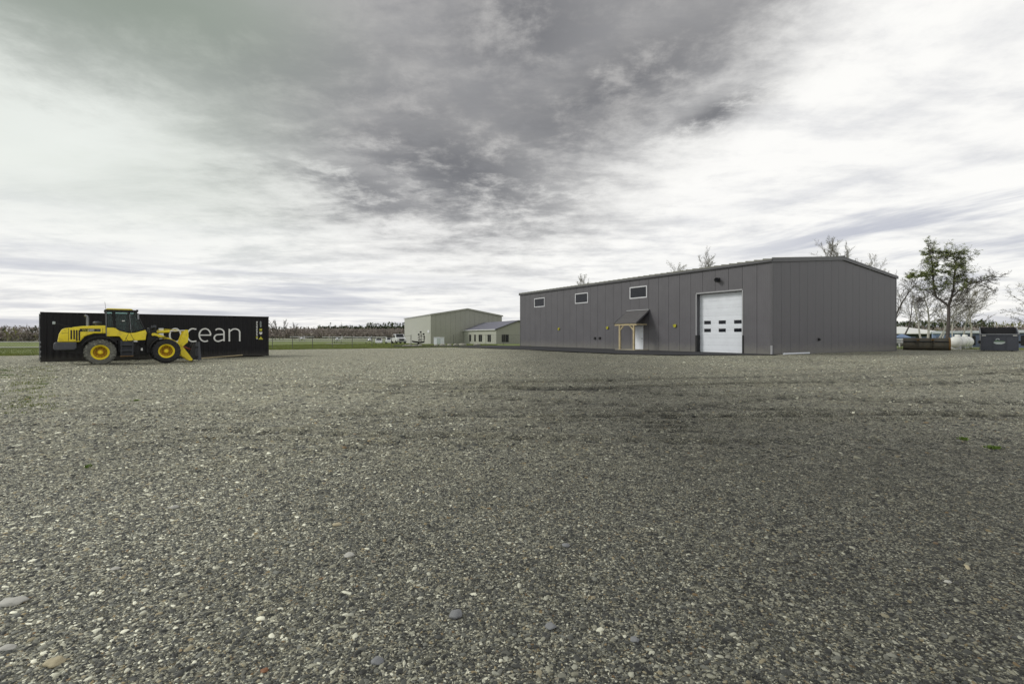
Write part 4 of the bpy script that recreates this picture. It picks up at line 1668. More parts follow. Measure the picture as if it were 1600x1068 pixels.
cp.prism([(4.02, .12), (4.04, .55), (4.18, 1.00), (4.24, 1.12), (4.30, .9), (4.30, .12)], .42, .50)
cp.box(4.28, 4.36, -.42, .42, .15, .35)
cp.box(4.2, 4.33, -.42, .42, .75, .95)
cp.tube([(4.12, -.5, .10), (4.12, .5, .10)], .06, 10)
cpo = cp.build('coupler', M['ldark'], ld)
for sy in (-1, 1):
    MB().prism([(4.44, .06), (4.43, 1.0), (4.46, 1.18), (4.52, 1.16), (4.56, .5), (4.60, .08)], sy * .46 - .05, sy * .46 + .05).build('coupler_hook', M['lgrey'], cpo)
MB().box(4.30, 4.44, -.52, .52, .22, .34).build('coupler_bar', M['ldark'], cpo, bevel=.01)
MB().box(4.30, 4.44, -.52, .52, .80, .92).build('coupler_bar', M['ldark'], cpo, bevel=.01)

# ------------------------------------------------------------------ beige hangar and annex
HN = Vector((-17.2, 103.0))
HU = (-.40, .9165)
HRZ = math.atan2(HU[1], HU[0])       # local x = along left wall away, local y = outward left
HB = -.42
hg = thing('hangar', 'large beige metal hangar with shallow gable roof beyond the lot', 'building', (HN.x, HN.y, HB), HRZ)
HL_, HW_ = 28.2, 16.3
he = 5.97 - HB
hr = 7.34 - HB
n = 34
for (ax, ln, m_) in (('l', HL_, 'beige2'), ('g', HW_, 'beige')):
    cnt = 26 if ax == 'l' else 15
    for i in range(cnt):
        a0_, a1_ = ln * i / cnt + .012, ln * (i + 1) / cnt - .012
        mb = MB()
        if ax == 'l':
            mb.box(a0_, a1_, -.05, 0, 0, he - .05)
        else:
            ztop = lambda t: he + (hr - he) * (1 - abs(t - HW_ / 2) / (HW_ / 2)) - .05
            mid = .5 * (a0_ + a1_)
            if a0_ < HW_ / 2 < a1_:
                mb.prismx([(-a0_, 0), (-a1_, 0), (-a1_, ztop(a1_)), (-HW_ / 2, ztop(HW_ / 2)), (-a0_, ztop(a0_))], 0, .05)
            else:
                mb.prismx([(-a0_, 0), (-a1_, 0), (-a1_, ztop(a1_)), (-a0_, ztop(a0_))], 0, .05)
        mb.build('wall_panel', M[m_], hg)
mb = MB()
mb.prismx([(-.06, 0), (-HW_, 0), (-HW_, he - .06), (-HW_ / 2, hr - .06), (-.06, he - .06)], .06, HL_)
mb.build('hangar_body', M['beige'], hg)
mb = MB()
mb.prismx([(.2, he - .04), (-HW_ / 2, hr - .0), (-HW_ - .2, he - .04), (-HW_ - .2, he + .10), (-HW_ / 2, hr + .16), (.2, he + .12)], -.15, HL_ + .15)
mb.build('roof', M['roofm'], hg)
mb = MB()
mb.prismx([(.22, he - .22), (-HW_ / 2, hr - .16), (-HW_ - .22, he - .22), (-HW_ - .22, he + .04), (-HW_ / 2, hr + .12), (.22, he + .04)], -.21, -.155)
mb.build('rake_trim', M['beige'], hg)
MB().box(-.02, .3, -.02, .03, 0, he).build('corner_trim', M['beige2'], hg)
wall_plt = MB().box(.9, 2.6, .03, .10, 2.55, 3.1)  # small pale plate on the left wall, kind not known
wall_plt.build('pale_wall_plate', M['whited'], hg, label='pale flat plate on the wall near the hangar corner')
# annex
AN = Vector((-10.46, 105.9))
ax_ = Vector((.40, -.9165))
AP = AN + ax_ * 18.9                 # near corner of the annex
AB = -.25
an = thing('annex_building', 'low beige annex with slate blue gable roof in front of hangar', 'building', (AP.x, AP.y, AB), HRZ)
AL, AW = 18.7, 8.94
ae = 1.54 + 1.17 - AB
ark = 1.54 + 2.74 - AB
f_unused = 0


def an_s_left(px):
    """distance back along the eave wall from the near corner for a photograph column"""
    q = Q(px)
    return (AP.x - q * AP.y) / (q * HU[1] - HU[0])


def an_s_gab(px):
    q = Q(px)
    return (q * AP.y - AP.x) / (.9165 - .40 * q)


awins = []
for xa, xb in ((734.0, 736), (741.2, 743.4), (748.2, 750.4), (751.0, 753.2), (762, 764.2), (764.9, 767)):
    awins.append((an_s_left(xb), an_s_left(xa)))
mb = MB()
zw0, zw1 = .62, 1.95
cuts = sorted({0, AL} | {v for w_ in awins for v in w_})
for a, c in zip(cuts[:-1], cuts[1:]):
    m_ = .5 * (a + c)
    if any(w_[0] < m_ < w_[1] for w_ in awins):
        mb.box(a, c, -.1, 0, 0, zw0)
        mb.box(a, c, -.1, 0, zw1, ae)
    else:
        mb.box(a, c, -.1, 0, 0, ae)
mb.build('wall', M['beige2'], an)
for (a, c) in awins:
    f = MB()
    f.box(a - .04, a + .05, -.06, .03, zw0 - .04, zw1 + .04)
    f.box(c - .05, c + .04, -.06, .03, zw0 - .04, zw1 + .04)
    f.box(a + .05, c - .05, -.06, .03, zw0 - .04, zw0 + .05)
    f.box(a + .05, c - .05, -.06, .03, zw1 - .05, zw1 + .04)
    fo = f.build('window', M['ldark'], an)
    MB().box(a + .05, c - .05, -.05, -.03, zw0 + .05, zw1 - .05).build('pane', M['winglass'], fo)
gw = [(an_s_gab(784.2), an_s_gab(788.6)), (an_s_gab(790), an_s_gab(794.4))]
mb = MB()
cuts = [0] + [v for w_ in gw for v in w_] + [AW / 2, AW]
gt = lambda t: ae + (ark - ae) * (1 - abs(t - AW / 2) / (AW / 2))
for a, c in zip(cuts[:-1], cuts[1:]):
    m_ = .5 * (a + c)
    if any(w_[0] < m_ < w_[1] for w_ in gw):
        mb.prismx([(-a, 0), (-c, 0), (-c, zw0), (-a, zw0)], 0, .1)
        mb.prismx([(-a, zw1), (-c, zw1), (-c, gt(c)), (-a, gt(a))], 0, .1)
    else:
        mb.prismx([(-a - (.1 if a == 0 else 0), 0), (-c, 0), (-c, gt(c)), (-a - (.1 if a == 0 else 0), gt(a))], 0, .1)
mb.build('gable_wall', M['beige'], an)
for (a, c) in gw:
    f = MB()
    f.box(-.03, .06, -a - .06, -a + .05, zw0 - .04, zw1 + .04)
    f.box(-.03, .06, -c - .05, -c + .06, zw0 - .04, zw1 + .04)
    f.box(-.03, .06, -c + .06, -a - .06, zw0 - .04, zw0 + .05)
    f.box(-.03, .06, -c + .06, -a - .06, zw1 - .05, zw1 + .04)
    fo = f.build('window', M['ldark'], an)
    MB().box(.02, .04, -c + .06, -a - .06, zw0 + .05, zw1 - .05).build('pane', M['winglass'], fo)
MB().box(.1, AL, -AW, -AW + .1, 0, ae).build('rear_wall', M['beige'], an)
mb = MB()
mb.prismx([(.25, ae - .10), (-AW / 2, ark + .0), (-AW - .25, ae - .10), (-AW - .25, ae - .01), (-AW / 2, ark + .12), (.25, ae - .01)], -.25, AL)
mb.build('roof', M['blueroof'], an)
mb = MB()
mb.box(-.25, AL, .255, .33, ae - .16, ae - .0)
mb.build('eave_trim', M['whited'], an)
mb = MB()
mb.prismx([(.26, ae - .16), (-AW / 2, ark - .04), (-AW - .26, ae - .16), (-AW - .26, ae + .02), (-AW / 2, ark + .14), (.26, ae + .02)], -.30, -.255)
mb.build('rake_trim', M['trim'], an)


def at(px, Y, dz=0.0):
    x = Q(px) * Y
    return (x, Y, H(x, Y) + dz)


# white cabinet
p = at(686, 68)
cbx = thing('utility_cabinet', 'white utility cabinet with grey door standing in front of hangar', 'cabinet', p, R(-20))
MB().box(-.56, .56, -.5, .5, -.02, 1.02).build('cabinet_body', M['white'], cbx, bevel=.02)
MB().box(-.08, .48, -.525, -.505, .08, .92).build('cabinet_door', M['logogrey'], cbx, bevel=.01)
MB().box(-.60, .60, -.54, .54, 1.022, 1.08).build('cabinet_lid', M['whited'], cbx, bevel=.01)
MB().box(-.62, .62, -.56, .56, -.3, -.022).build('cabinet_base', M['concrete'], cbx)

# black boat shaped planter with stalks
p = at(653.5, 70, .0)
bp = thing('boat_planter', 'black boat shaped planter with three tall dark headed stalks', 'planter', p, R(-8))
mb = MB()
prof = []
ns = 12
rows = []
for i in range(ns + 1):
    t = -1 + 2 * i / ns
    wv_ = .42 * (1 - t * t) + .02
    zt = .42 + .13 * t * t + (.05 if t < 0 else 0)
    rows.append([(t * .95, -wv_, zt), (t * .93, -wv_ * .5, zt - .17), (t * .90, 0, zt - .21), (t * .93, wv_ * .5, zt - .17), (t * .95, wv_, zt)])
vs = [q_ for r_ in rows for q_ in r_]
fs = [(i * 5 + j, i * 5 + j + 1, (i + 1) * 5 + j + 1, (i + 1) * 5 + j) for i in range(ns) for j in range(4)]
mb.add(vs, fs)
mb.add([(x, y * .98, z - .015) for x, y, z in vs], [f[::-1] for f in fs])
mb.build('hull', M['black'], bp)
mb = MB()
mb.tube([(0, 0, .25), (0, 0, .03)], [.08, .14], 8)
mb.box(-.5, .5, -.2, .2, 0, .07)
mb.build('stand', M['ldark'], bp)
for x, h_, k_ in ((.12, 1.45, 0), (.42, 1.80, 1), (.85, 1.50, 2)):
    mb = MB()
    mb.tube([(x, 0, .25), (x + .03, .02, h_ * .6), (x - .04, 0, h_)], .045, 6)
    for j in range(14):
        zz_ = .55 + (h_ - .7) * random.random()
        a = random.uniform(0, 6.28)
        l_ = random.uniform(.08, .22)
        mb.add([(x, 0, zz_), (x + l_ * math.cos(a), l_ * math.sin(a), zz_ + .08), (x + l_ * math.cos(a + .5), l_ * math.sin(a + .5), zz_ - .05)], [(0, 1, 2)])
    so = mb.build('stalk', M['twig'], bp)
    hd_ = MB().lathe([(0, -.12), (.13, -.07), (.16, .02), (.10, .11), (0, .13)], 9, 'z', (x - .05, 0, h_ + .02))
    hd_.build('seed_head', M['black'], so)

# boulders along the drive
rk_lab = ['pale boulder left of the boat shaped planter', 'rounded pale boulder under the planter bow', 'flat pale boulder below the black planter',
          'small boulder between planter and white cabinet', 'boulder at the left foot of the white cabinet', 'boulder right of the white cabinet',
          'low boulder in front of hangar corner grass', 'pale boulder before the hangar gable', 'small pale boulder toward the annex', 'pale boulder near the fence beside the annex']


def rock_mesh(seed, sub=3):
    bm = bmesh.new()
    bmesh.ops.create_icosphere(bm, subdivisions=sub, radius=1)
    for v in bm.verts:
        nz = mnoise.noise(v.co * 1.3 + Vector((seed * 7.1, 0, 0))) * .35 + mnoise.noise(v.co * 3 + Vector((seed, 3, 0))) * .12
        v.co *= 1 + nz
    me = bpy.data.meshes.new('rock')
    bm.to_mesh(me)
    bm.free()
    me.polygons.foreach_set('use_smooth', [True] * len(me.polygons))
    return me


for i, px in enumerate((634, 640.5, 648, 656, 682, 692, 702, 712, 722, 745)):
    me = rock_mesh(i, 2)
    me.materials.append(M['rock'])
    o = bpy.data.objects.new('boulder', me)
    COL.objects.link(o)
    Y = 57.2 + i * .22 + (0 if i < 4 else .6)
    x, y, z = at(px, Y)
    o.location = (x, y, z + .10)
    s_ = random.uniform(.28, .45)
    o.scale = (s_ * 1.3, s_ * .9, s_ * .55)
    o.rotation_euler = (0, 0, random.uniform(0, 6))
    tag(o, rk_lab[i], 'boulder', 'boulders edging the drive')

# ------------------------------------------------------------------ chain link fences
def chain_fence(pts, label, hgt_=1.25, spacing=3.0, wires=True, off=0):
    P = [Vector((x, y)) for x, y in pts]
    th = thing('chain_fence', label, 'fence', (P[0].x, P[0].y, H(*P[0])))
    o3 = Vector((P[0].x, P[0].y, H(*P[0])))
    segs = []
    for a, c in zip(P[:-1], P[1:]):
        n_ = max(1, round((c - a).length / spacing))
        for i in range(n_):
            segs.append((a.lerp(c, i / n_), a.lerp(c, (i + 1) / n_)))
    post = None
    tops = []
    for k, (a, c) in enumerate(segs + [(segs[-1][1], segs[-1][1])]):
        z = H(*a)
        tops.append(Vector((a.x, a.y, z + hgt_)) - o3)
        if post is None:
            mb = MB().tube([(0, 0, -.2), (0, 0, hgt_ + .05)], .035, 6)
            mb.lathe([(.045, hgt_ + .05), (.045, hgt_ + .08), (0, hgt_ + .10)], 6, 'z')
            post = mb.build('post', M['fence'], th)
            po = post
        else:
            po = post.copy()
            COL.objects.link(po)
        po.location = Vector((a.x, a.y, z)) - o3
    MB().tube(tops, .012, 5).build('top_rail', M['fence'], th)
    if wires:
        wm = MB()
        for a, c in segs:
            n_ = max(2, int((c - a).length / .22))
            for i in range(n_):
                for d_ in (-1, 1):
                    p0 = a.lerp(c, i / n_)
                    t1 = min(1, max(0, i / n_ + d_ * hgt_ / (c - a).length))
                    p1 = a.lerp(c, t1)
                    hh_ = abs(t1 - i / n_) * (c - a).length
                    v0 = Vector((p0.x, p0.y, H(*p0) + .03)) - o3
                    v1 = Vector((p1.x, p1.y, H(*p1) + .03 + hh_)) - o3
                    dv = Vector((0, 0, .006))
                    wm.add([tuple(v0 - dv), tuple(v0 + dv), tuple(v1 + dv), tuple(v1 - dv)], [(0, 1, 2, 3)])
        wm.build('wire_mesh', M['fence'], th, kind='stuff')
    return th


chain_fence([(-60, 38.5), (-39, 40.5)], 'chain link fence beside the grass left of the black container', 1.3, 3.5)
chain_fence([(-29, 54.3), (-11.5, 55.4)], 'chain link fence in front of the green airfield grass', 1.3, 2.3)
chain_fence([(-8.5, 70.5), (-1.2, 66.5), (4, 65)], 'chain link fence standing before the beige annex', 1.35, 2.4)

# ------------------------------------------------------------------ vehicles and aircraft
def make_truck(loc, rz):
    t = thing('pickup_truck', 'white box bodied truck parked beside the hangar wall', 'truck', loc, rz)
    MB().prism([(-2.6, .5), (-2.6, 1.15), (-.6, 1.15), (-.35, 1.95), (.75, 1.98), (1.35, 1.30), (2.35, 1.15), (2.5, .9), (2.5, .45)], -.95, .95).build('body', M['carpaint'], t, bevel=.08)
    MB().add([(1.31, -.78, 1.36), (1.31, .78, 1.36), (.80, .70, 1.93), (.80, -.70, 1.93)], [(0, 1, 2, 3)]).build('windscreen', M['winglass'], t)
    for sy in (-1, 1):
        MB().prism([(-.3, 1.28), (1.1, 1.28), (.66, 1.86), (-.18, 1.84)], sy * .955 - .008, sy * .955 + .008).build('side_window', M['winglass'], t)
        for x in (-1.7, 1.65):
            wm = MB().lathe([(.40, -.13), (.40, .13), (.22, .14), (0, .10)], 18, 'y', (x, sy * .86, .40))
            wm.lathe([(.40, .13), (.40, -.13), (.22, -.14), (0, -.10)], 18, 'y', (x, sy * .86, .40))
            wm.build('wheel', M['rubber2'], t)
        MB().box(2.46, 2.53, sy * .72 - .16, sy * .72 + .16, .85, 1.02).build('headlight', M['letter'], t, bevel=.02)
    MB().box(2.47, 2.54, -.5, .5, .68, 1.05).build('grille', M['ldark'], t, bevel=.02)
    MB().box(2.45, 2.62, -.95, .95, .42, .62).build('bumper', M['steel'], t, bevel=.03)
    return t


p = at(622.5, 98)
make_truck(p, R(-62))


def make_car(loc, rz, label):
    t = thing('parked_car', label, 'car', loc, rz)
    MB().prism([(-2.1, .35), (-2.15, .85), (-1.6, .98), (-1.1, 1.42), (.3, 1.45), (1.0, .98), (2.0, .82), (2.1, .35)], -.85, .85).build('body', M['carpaint'], t, bevel=.08)
    MB().add([(.97, -.7, 1.0), (.97, .7, 1.0), (.36, .62, 1.42), (.36, -.62, 1.42)], [(0, 1, 2, 3)]).build('windscreen', M['winglass'], t)
    for sy in (-1, 1):
        MB().prism([(-1.2, 1.02), (.8, 1.02), (.25, 1.38), (-1.0, 1.36)], sy * .855 - .006, sy * .855 + .006).build('side_window', M['winglass'], t)
        for x in (-1.35, 1.35):
            wm = MB().lathe([(0, -.1), (.32, -.11), (.32, .11), (0, .1)], 16, 'y', (x, sy * .78, .32))
            wm.build('wheel', M['rubber2'], t)
    return t


make_car(at(609, 112), R(-70), 'white car half hidden behind the white truck')
make_car(at(592, 128), R(-75), 'small white car between the high wing plane and the truck')


def make_plane(loc, rz, label):
    t = thing('light_aircraft', label, 'aircraft', loc, rz, 'light aircraft parked on the airfield')
    fu = MB()
    pts = [(-4.6, 0, 1.35), (-3.2, 0, 1.25), (-1.2, 0, 1.25), (0, 0, 1.3), (1.0, 0, 1.2), (2.0, 0, 1.1), (2.35, 0, 1.1)]
    fu.tube(pts, [.08, .22, .5, .62, .60, .42, .12], 10)
    shade_auto(fu.build('fuselage', M['carpaint'], t), 50)
    MB().box(-.8, .75, -5.4, 5.4, 1.95, 2.15).build('wing', M['carpaint'], t, bevel=.04)
    MB().prism([(-4.9, 1.3), (-4.0, 1.3), (-4.6, 2.5), (-5.1, 2.5)], -.05, .05).build('tail_fin', M['carpaint'], t)
    MB().box(-4.9, -4.1, -1.7, 1.7, 1.32, 1.38).build('tailplane', M['carpaint'], t)
    MB().box(-.3, .6, -.56, .56, 1.5, 1.95).build('cabin_window', M['winglass'], t)
    for sy in (-1, 1):
        MB().tube([(.1, sy * .5, .9), (.1, sy * 2.6, 2.0)], .04, 5).build('wing_strut', M['carpaint'], t)
        MB().tube([(0, sy * .4, .9), (0, sy * 1.2, .3)], .04, 5).build('landing_leg', M['carpaint'], t)
        MB().lathe([(0, -.09), (.22, -.09), (.22, .09), (0, .09)], 12, 'y', (0, sy * 1.22, .22)).build('wheel', M['rubber2'], t)
    MB().lathe([(0, -.06), (.18, -.06), (.18, .06), (0, .06)], 12, 'y', (1.7, 0, .18)).build('wheel', M['rubber2'], t)
    MB().box(2.32, 2.36, -.9, .9, 1.02, 1.16).build('propeller', M['ldark'], t)
    return t


make_plane(at(578, 158), R(-80), 'white high wing plane nearest the truck and hangar')
make_plane(at(528, 178), R(-88), 'white light plane alone in the middle of the field')
make_plane(at(472, 235), R(-80), 'farthest small white plane left of the other aircraft')

# ------------------------------------------------------------------ right side: bucket, tanks, dumpster
BD = (.775, -.632)
BRz2 = math.atan2(BD[1], BD[0])
x0b, y0b = Q(1412) * 43.3, 43.3
bk = thing('loader_bucket', 'rusty loader bucket lying on gravel beside the grey building corner', 'loader bucket', (x0b, y0b, H(x0b, y0b)), BRz2)
BWd = 3.0
outer = [(.45, .0), (.28, .02), (.12, .08), (.01, .18), (-.05, .32), (-.06, .46), (-.03, .60), (.05, .72), (.13, .78), (.26, .88), (.44, .99), (.62, 1.05)]
inner = [(.46, .04), (.30, .06), (.16, .12), (.06, .21), (-.0, .33), (-.01, .46), (.02, .58), (.09, .69), (.17, .75), (.29, .84), (.46, .95), (.62, 1.01)]
mb = MB()
mb.prismx(outer + inner[::-1], 0, BWd)
shade_auto(mb.build('shell', M['rust'], bk), 40)
for xx in (-.04, BWd):
    mb = MB()
    mb.prismx([(y - .06, z + (.03 if z > .7 else 0)) for y, z in outer] + [(1.15, .80), (1.35, .05)], xx, xx + (.04 if xx < 0 else .13))
    mb.build('side_plate', M['rusto'] if xx > 0 else M['rust'], bk)
for xx in (.98, 1.95):
    for dx_ in (-.09, .06):
        mb = MB()
        mb.prismx([(.30, -.0), (.10, .0), (-.10, .16), (-.16, .45), (-.14, .86), (-.02, .98), (.12, .98), (.45, 1.06), (.45, .9), (.2, .6)], xx + dx_, xx + dx_ + .035)
        mb.build('mounting_rib', M['rust'], bk)
    mb = MB()
    mb.tube([(xx - .09, -.08, .88), (xx + .09, -.08, .88)], .06, 10)
    mb.build('hinge_boss', M['rusto'], bk)
for xx in (.0, 1.08, 2.05):
    mb = MB()
    mb.prismx([(-.05, .70), (-.05, .76), (.12, .80), (.12, .74)], xx, xx + (.89 if xx < 2 else .95))
    mb.build('back_rail', M['ldark'], bk)
MB().box(0, BWd, .3, 1.32, -.01, .04).build('cutting_edge', M['rust'], bk)

for i, (px, Y, rz_, lb) in enumerate(((1496.5, 44.6, 24, 'white propane tank nearest the rusty bucket, front of two'),
                                     (1508, 46.6, 24, 'white propane tank behind and right of the front tank'))):
    x, y, z = at(px, Y)
    tk = thing('propane_tank', lb, 'propane tank', (x, y, z), R(rz_) + R(12), 'white propane tanks')
    r_ = .50
    pr = [(0, -1.25), (.14, -1.24), (.30, -1.17), (.42, -1.05), (.485, -.90), (r_, -.72), (r_, .72), (.485, .90), (.42, 1.05), (.30, 1.17), (.14, 1.24), (0, 1.25)]
    tb = MB().lathe(pr, 32, 'x', (0, 0, .68))
    shade_auto(tb.build('tank_shell', M['tank'], tk), 50)
    dm = MB().lathe([(.20, 1.14), (.20, 1.30), (.18, 1.34), (0, 1.36)], 18, 'z', (-.1, 0, 0))
    shade_auto(dm.build('valve_dome', M['tank'], tk), 40)
    for xx in (-.75, .75):
        MB().prismx([(-.42, .0), (.42, 0), (.34, .34), (-.34, .34)], xx - .05, xx + .05).build('support_leg', M['whited'], tk)
        MB().lathe([(r_ + .002, xx - .04), (r_ + .008, xx), (r_ + .002, xx + .04)], 32, 'x', (0, 0, .68)).build('weld_band', M['logogrey'], tk)

# dumpster
x0d, y0d = Q(1532.5) * 39.9, 39.9
dp = thing('dumpster', 'dark navy front load dumpster standing at the right edge of lot', 'dumpster', (x0d, y0d, H(x0d, y0d)), math.atan2(-.66, .75))
DWd, DDp = 2.16, 1.65
FH, BH = 1.34, 1.90      # front and back wall heights
t_ = .03
fw = MB()
fw.prismx([(0, .06), (.0, FH), (t_, FH), (t_, .06)], 0, DWd)
for xx in (.0, .70, 1.43, DWd - .05):
    fw.box(xx, xx + .05, -.03, -.001, .10, FH - .14)
fw.build('front_wall', M['dump'], dp)
MB().box(0, DWd, DDp - t_, DDp, .06, BH).build('back_wall', M['dumpin'], dp)
for xx in (0, DWd - t_):
    MB().prismx([(t_ + .001, .06), (DDp - t_ - .001, .06), (DDp - t_ - .001, BH), (.20, FH + .02), (t_ + .001, FH)], xx, xx + t_).build('side_wall', M['dump'], dp)
MB().box(t_, DWd - t_, t_, DDp - t_, .06, .10).build('bin_floor', M['dumpin'], dp)
rl = MB()
rl.box(-.06, DWd + .06, -.05, .05, FH + .001, FH + .055)
rl.build('front_rim', M['steel'], dp, bevel=.01)
for xx in (-.05, DWd - .02):
    mb = MB()
    mb.tube([(xx + .035, 0, FH + .03), (xx + .035, DDp, BH + .06)], .04, 4)
    mb.build('side_rim', M['steel'], dp)
MB().box(0, DWd, -.045, -.001, FH - .12, FH - .02).build('front_band', M['dump'], dp, bevel=.008)
for xx in (.06, DWd - .32):
    MB().box(xx, xx + .24, -.052, -.046, FH - .10, FH - .055).build('sticker', M['letter'], dp)
for sx in (-1, 1):
    xx = -.14 if sx < 0 else DWd + .001
    mb = MB()
    mb.prismx([(.3, .62), (1.35, .62), (1.35, .84), (.3, .84)], xx, xx + .14)
    mb.build('fork_pocket', M['black'], dp)
for xx in (.1, .9, 1.7):
    mb = MB()
    mb.lathe([(0, -.03), (.06, -.03), (.06, .03), (0, .03)], 10, 'x', (xx + .1, .12, .02))
    mb.build('caster', M['black'], dp)
ldm = MB()
for k in range(2):
    x0_ = .04 + k * 1.06
    mb = MB()
    n_ = 4
    for j in range(n_):
        a_ = x0_ + 1.0 * j / n_
        mb.prismx([(DDp + .02, BH + .04), (DDp + .10, BH + .07), (DDp + .14, .72), (DDp + .09, .70)], a_, a_ + 1.0 / n_ - .03)
        mb.prismx([(DDp - .03, BH + .01), (DDp - .03, BH + .05), (DDp + .10, BH + .06), (DDp + .10, BH + .02)], a_, a_ + 1.0 / n_ - .03)
    mb.build('lid', M['black'], dp)
lg = MB()
pts = [(.98 + .10 * math.cos(R(a)), .90 + .10 * math.sin(R(a))) for a in range(10, 180, 12)]
ribbon(lg, pts, .025, -.010, -.001)
lg.build('logo', M['logogrey'], dp, label='pale arched emblem')
lg = MB()
lg.prism([(.74, .78), (.92, .88), (1.08, .82), (1.30, .84), (1.42, .78), (1.1, .76)], -.009, -.001)
lg.build('logo', M['logogreen'], dp, label='green hill shape of the emblem')
lg = MB()
lg.prism([(.71, .66), (.71, .75), (1.42, .75), (1.42, .69), (1.32, .62), (1.2, .56), (.92, .56), (.80, .62)], -.012, -.001)
lg.build('logo', M['logogrey'], dp, label='pale lettered base of the emblem')

# ------------------------------------------------------------------ right background buildings
x, y, z = at(1393, 84)
wb_ = thing('low_building', 'low dark green building with white roof beyond the grey building corner', 'building', (x, y, z), R(-38))
MB().box(-8, 7.0, 0, 8, -.2, 2.05).build('wall', M['darkgreen'], wb_)
rf = MB()
rf.add([(-8.6, -.6, 2.05), (7.7, -.6, 2.05), (7.7, 8.6, 2.05), (-8.6, 8.6, 2.05), (-5, 4, 3.35), (1.5, 4, 3.35),
        (-8.6, -.6, 2.2), (7.7, -.6, 2.2), (7.7, 8.6, 2.2), (-8.6, 8.6, 2.2)],
       [(0, 3, 2, 1), (0, 1, 7, 6), (1, 2, 8, 7), (2, 3, 9, 8), (3, 0, 6, 9), (6, 7, 5, 4), (7, 8, 5), (8, 9, 4, 5), (9, 6, 4)])
rf.build('roof', M['snowroof'], wb_)
for xx in (1.0, 2.4, 3.9, 5.3):
    f = MB().box(xx, xx + .8, -.04, -.001, .9, 1.6).build('window', M['bluegrey'], wb_)
x, y, z = at(1409, 58)
um = thing('patio_canopy', 'pale blue square canopy with white chairs under it near building corner', 'canopy', (x, y, z), R(-40))
cm = MB()
cm.add([(-.85, -.85, 1.15), (.85, -.85, 1.15), (.85, .85, 1.15), (-.85, .85, 1.15), (0, 0, 1.55), (-.85, -.85, 1.05), (.85, -.85, 1.05), (.85, .85, 1.05), (-.85, .85, 1.05)],
       [(0, 1, 4), (1, 2, 4), (2, 3, 4), (3, 0, 4), (5, 6, 1, 0), (6, 7, 2, 1), (7, 8, 3, 2), (8, 5, 0, 3), (8, 7, 6, 5)])
cm.build('canopy_top', M['blue'], um)
for sx in (-1, 1):
    for sy in (-1, 1):
        MB().tube([(sx * .8, sy * .8, 0), (sx * .8, sy * .8, 1.06)], .03, 6).build('leg', M['whited'], um)
for i, (px, lb) in enumerate(((1399.5, 'white slatted bench left under the pale blue canopy'), (1410.5, 'white slatted bench right under the pale blue canopy'))):
    x, y, z = at(px, 56.6)
    bn_ = thing('garden_bench', lb, 'bench', (x, y, z), R(-40), 'white garden benches')
    for k in range(3):
        MB().box(-.4, .4, -.25 + k * .15, -.15 + k * .15, .40, .44).build('seat_slat', M['whited'], bn_)
    for zz_ in (.55, .72, .87):
        MB().box(-.4, .4, .24, .27, zz_, zz_ + .08).build('back_slat', M['whited'], bn_)
    for sx in (-.36, .36):
        MB().box(sx - .03, sx + .03, -.24, .24, 0, .39).build('leg', M['whited'], bn_)

# blue sheds row
sh_lab = ['pale blue storage shed behind the rusty bucket', 'pale blue storage shed behind the propane tanks', 'blue grey storage shed left of the dumpster', 'blue grey storage shed behind and right of the dumpster']
for i, (px, Y, wd_, m_) in enumerate(((1458, 68, 4.2, 'blue'), (1486, 66, 3.6, 'blue'), (1508, 64.5, 4.4, 'bluegrey'), (1566, 60, 6.5, 'bluegrey'))):
    x, y, z = at(px, Y)
    s_ = thing('storage_shed', sh_lab[i], 'shed', (x, y, z), R(-38), 'blue storage sheds')
    hh_ = 1.78
    MB().box(0, wd_, 0, 3, -.2, hh_).build('wall', M[m_], s_)
    MB().prismx([(-.2, hh_ - .02), (1.5, hh_ + .25), (3.2, hh_ - .02), (3.2, hh_ + .08), (1.5, hh_ + .36), (-.2, hh_ + .08)], -.15, wd_ + .15).build('roof', M['logogrey'], s_)
    for k in range(int(wd_ / 1.3)):
        MB().box(.3 + k * 1.3, 1.0 + k * 1.3, -.04, -.001, .25, 1.45).build('door', M['bluegrey' if m_ == 'blue' else 'ldark'], s_)

# ------------------------------------------------------------------ trees
def grow_branch(out, tips, p, d, length, rad, depth, P):
    n = P['seg'][min(depth, len(P['seg']) - 1)]
    pts, rr = [p.copy()], [rad]
    step = length / n
    d = d.normalized()
    for i in range(n):
        w_ = P['wander'] * (1 + .3 * depth)
        d = (d + Vector((random.gauss(0, w_), random.gauss(0, w_), random.gauss(0, w_) + P['up'] * (1 if depth else 0)))).normalized()
        p = p + d * step
        pts.append(p.copy())
        rr.append(max(P['rmin'], rad * (1 - (i + 1) / n * P['taper'])))
    out.append((pts, rr, depth))
    if depth >= P['depth']:
        tips.append((p.copy(), d.copy()))
        return
    nc = P['kids'][min(depth, len(P['kids']) - 1)]
    for k in range(nc):
        t = P['start'][min(depth, len(P['start']) - 1)] + (1 - P['start'][min(depth, len(P['start']) - 1)]) * (k + random.random()) / nc
        f = t * n
        i = min(int(f), n - 1)
        q_ = pts[i].lerp(pts[i + 1], f - i)
        dd_ = (pts[i + 1] - pts[i]).normalized()
        a = random.uniform(0, 2 * math.pi)
        ref = Vector((math.cos(a), math.sin(a), random.uniform(-.2, .3)))
        side = (ref - dd_ * ref.dot(dd_)).normalized()
        sp = R(random.uniform(*P['spread']))
        nd = dd_ * math.cos(sp) + side * math.sin(sp)
        grow_branch(out, tips, q_, nd, length * random.uniform(*P['lenf']) * (1.15 - .5 * t), rad * (1 - t * P['taper']) * P['rf'], depth + 1, P)


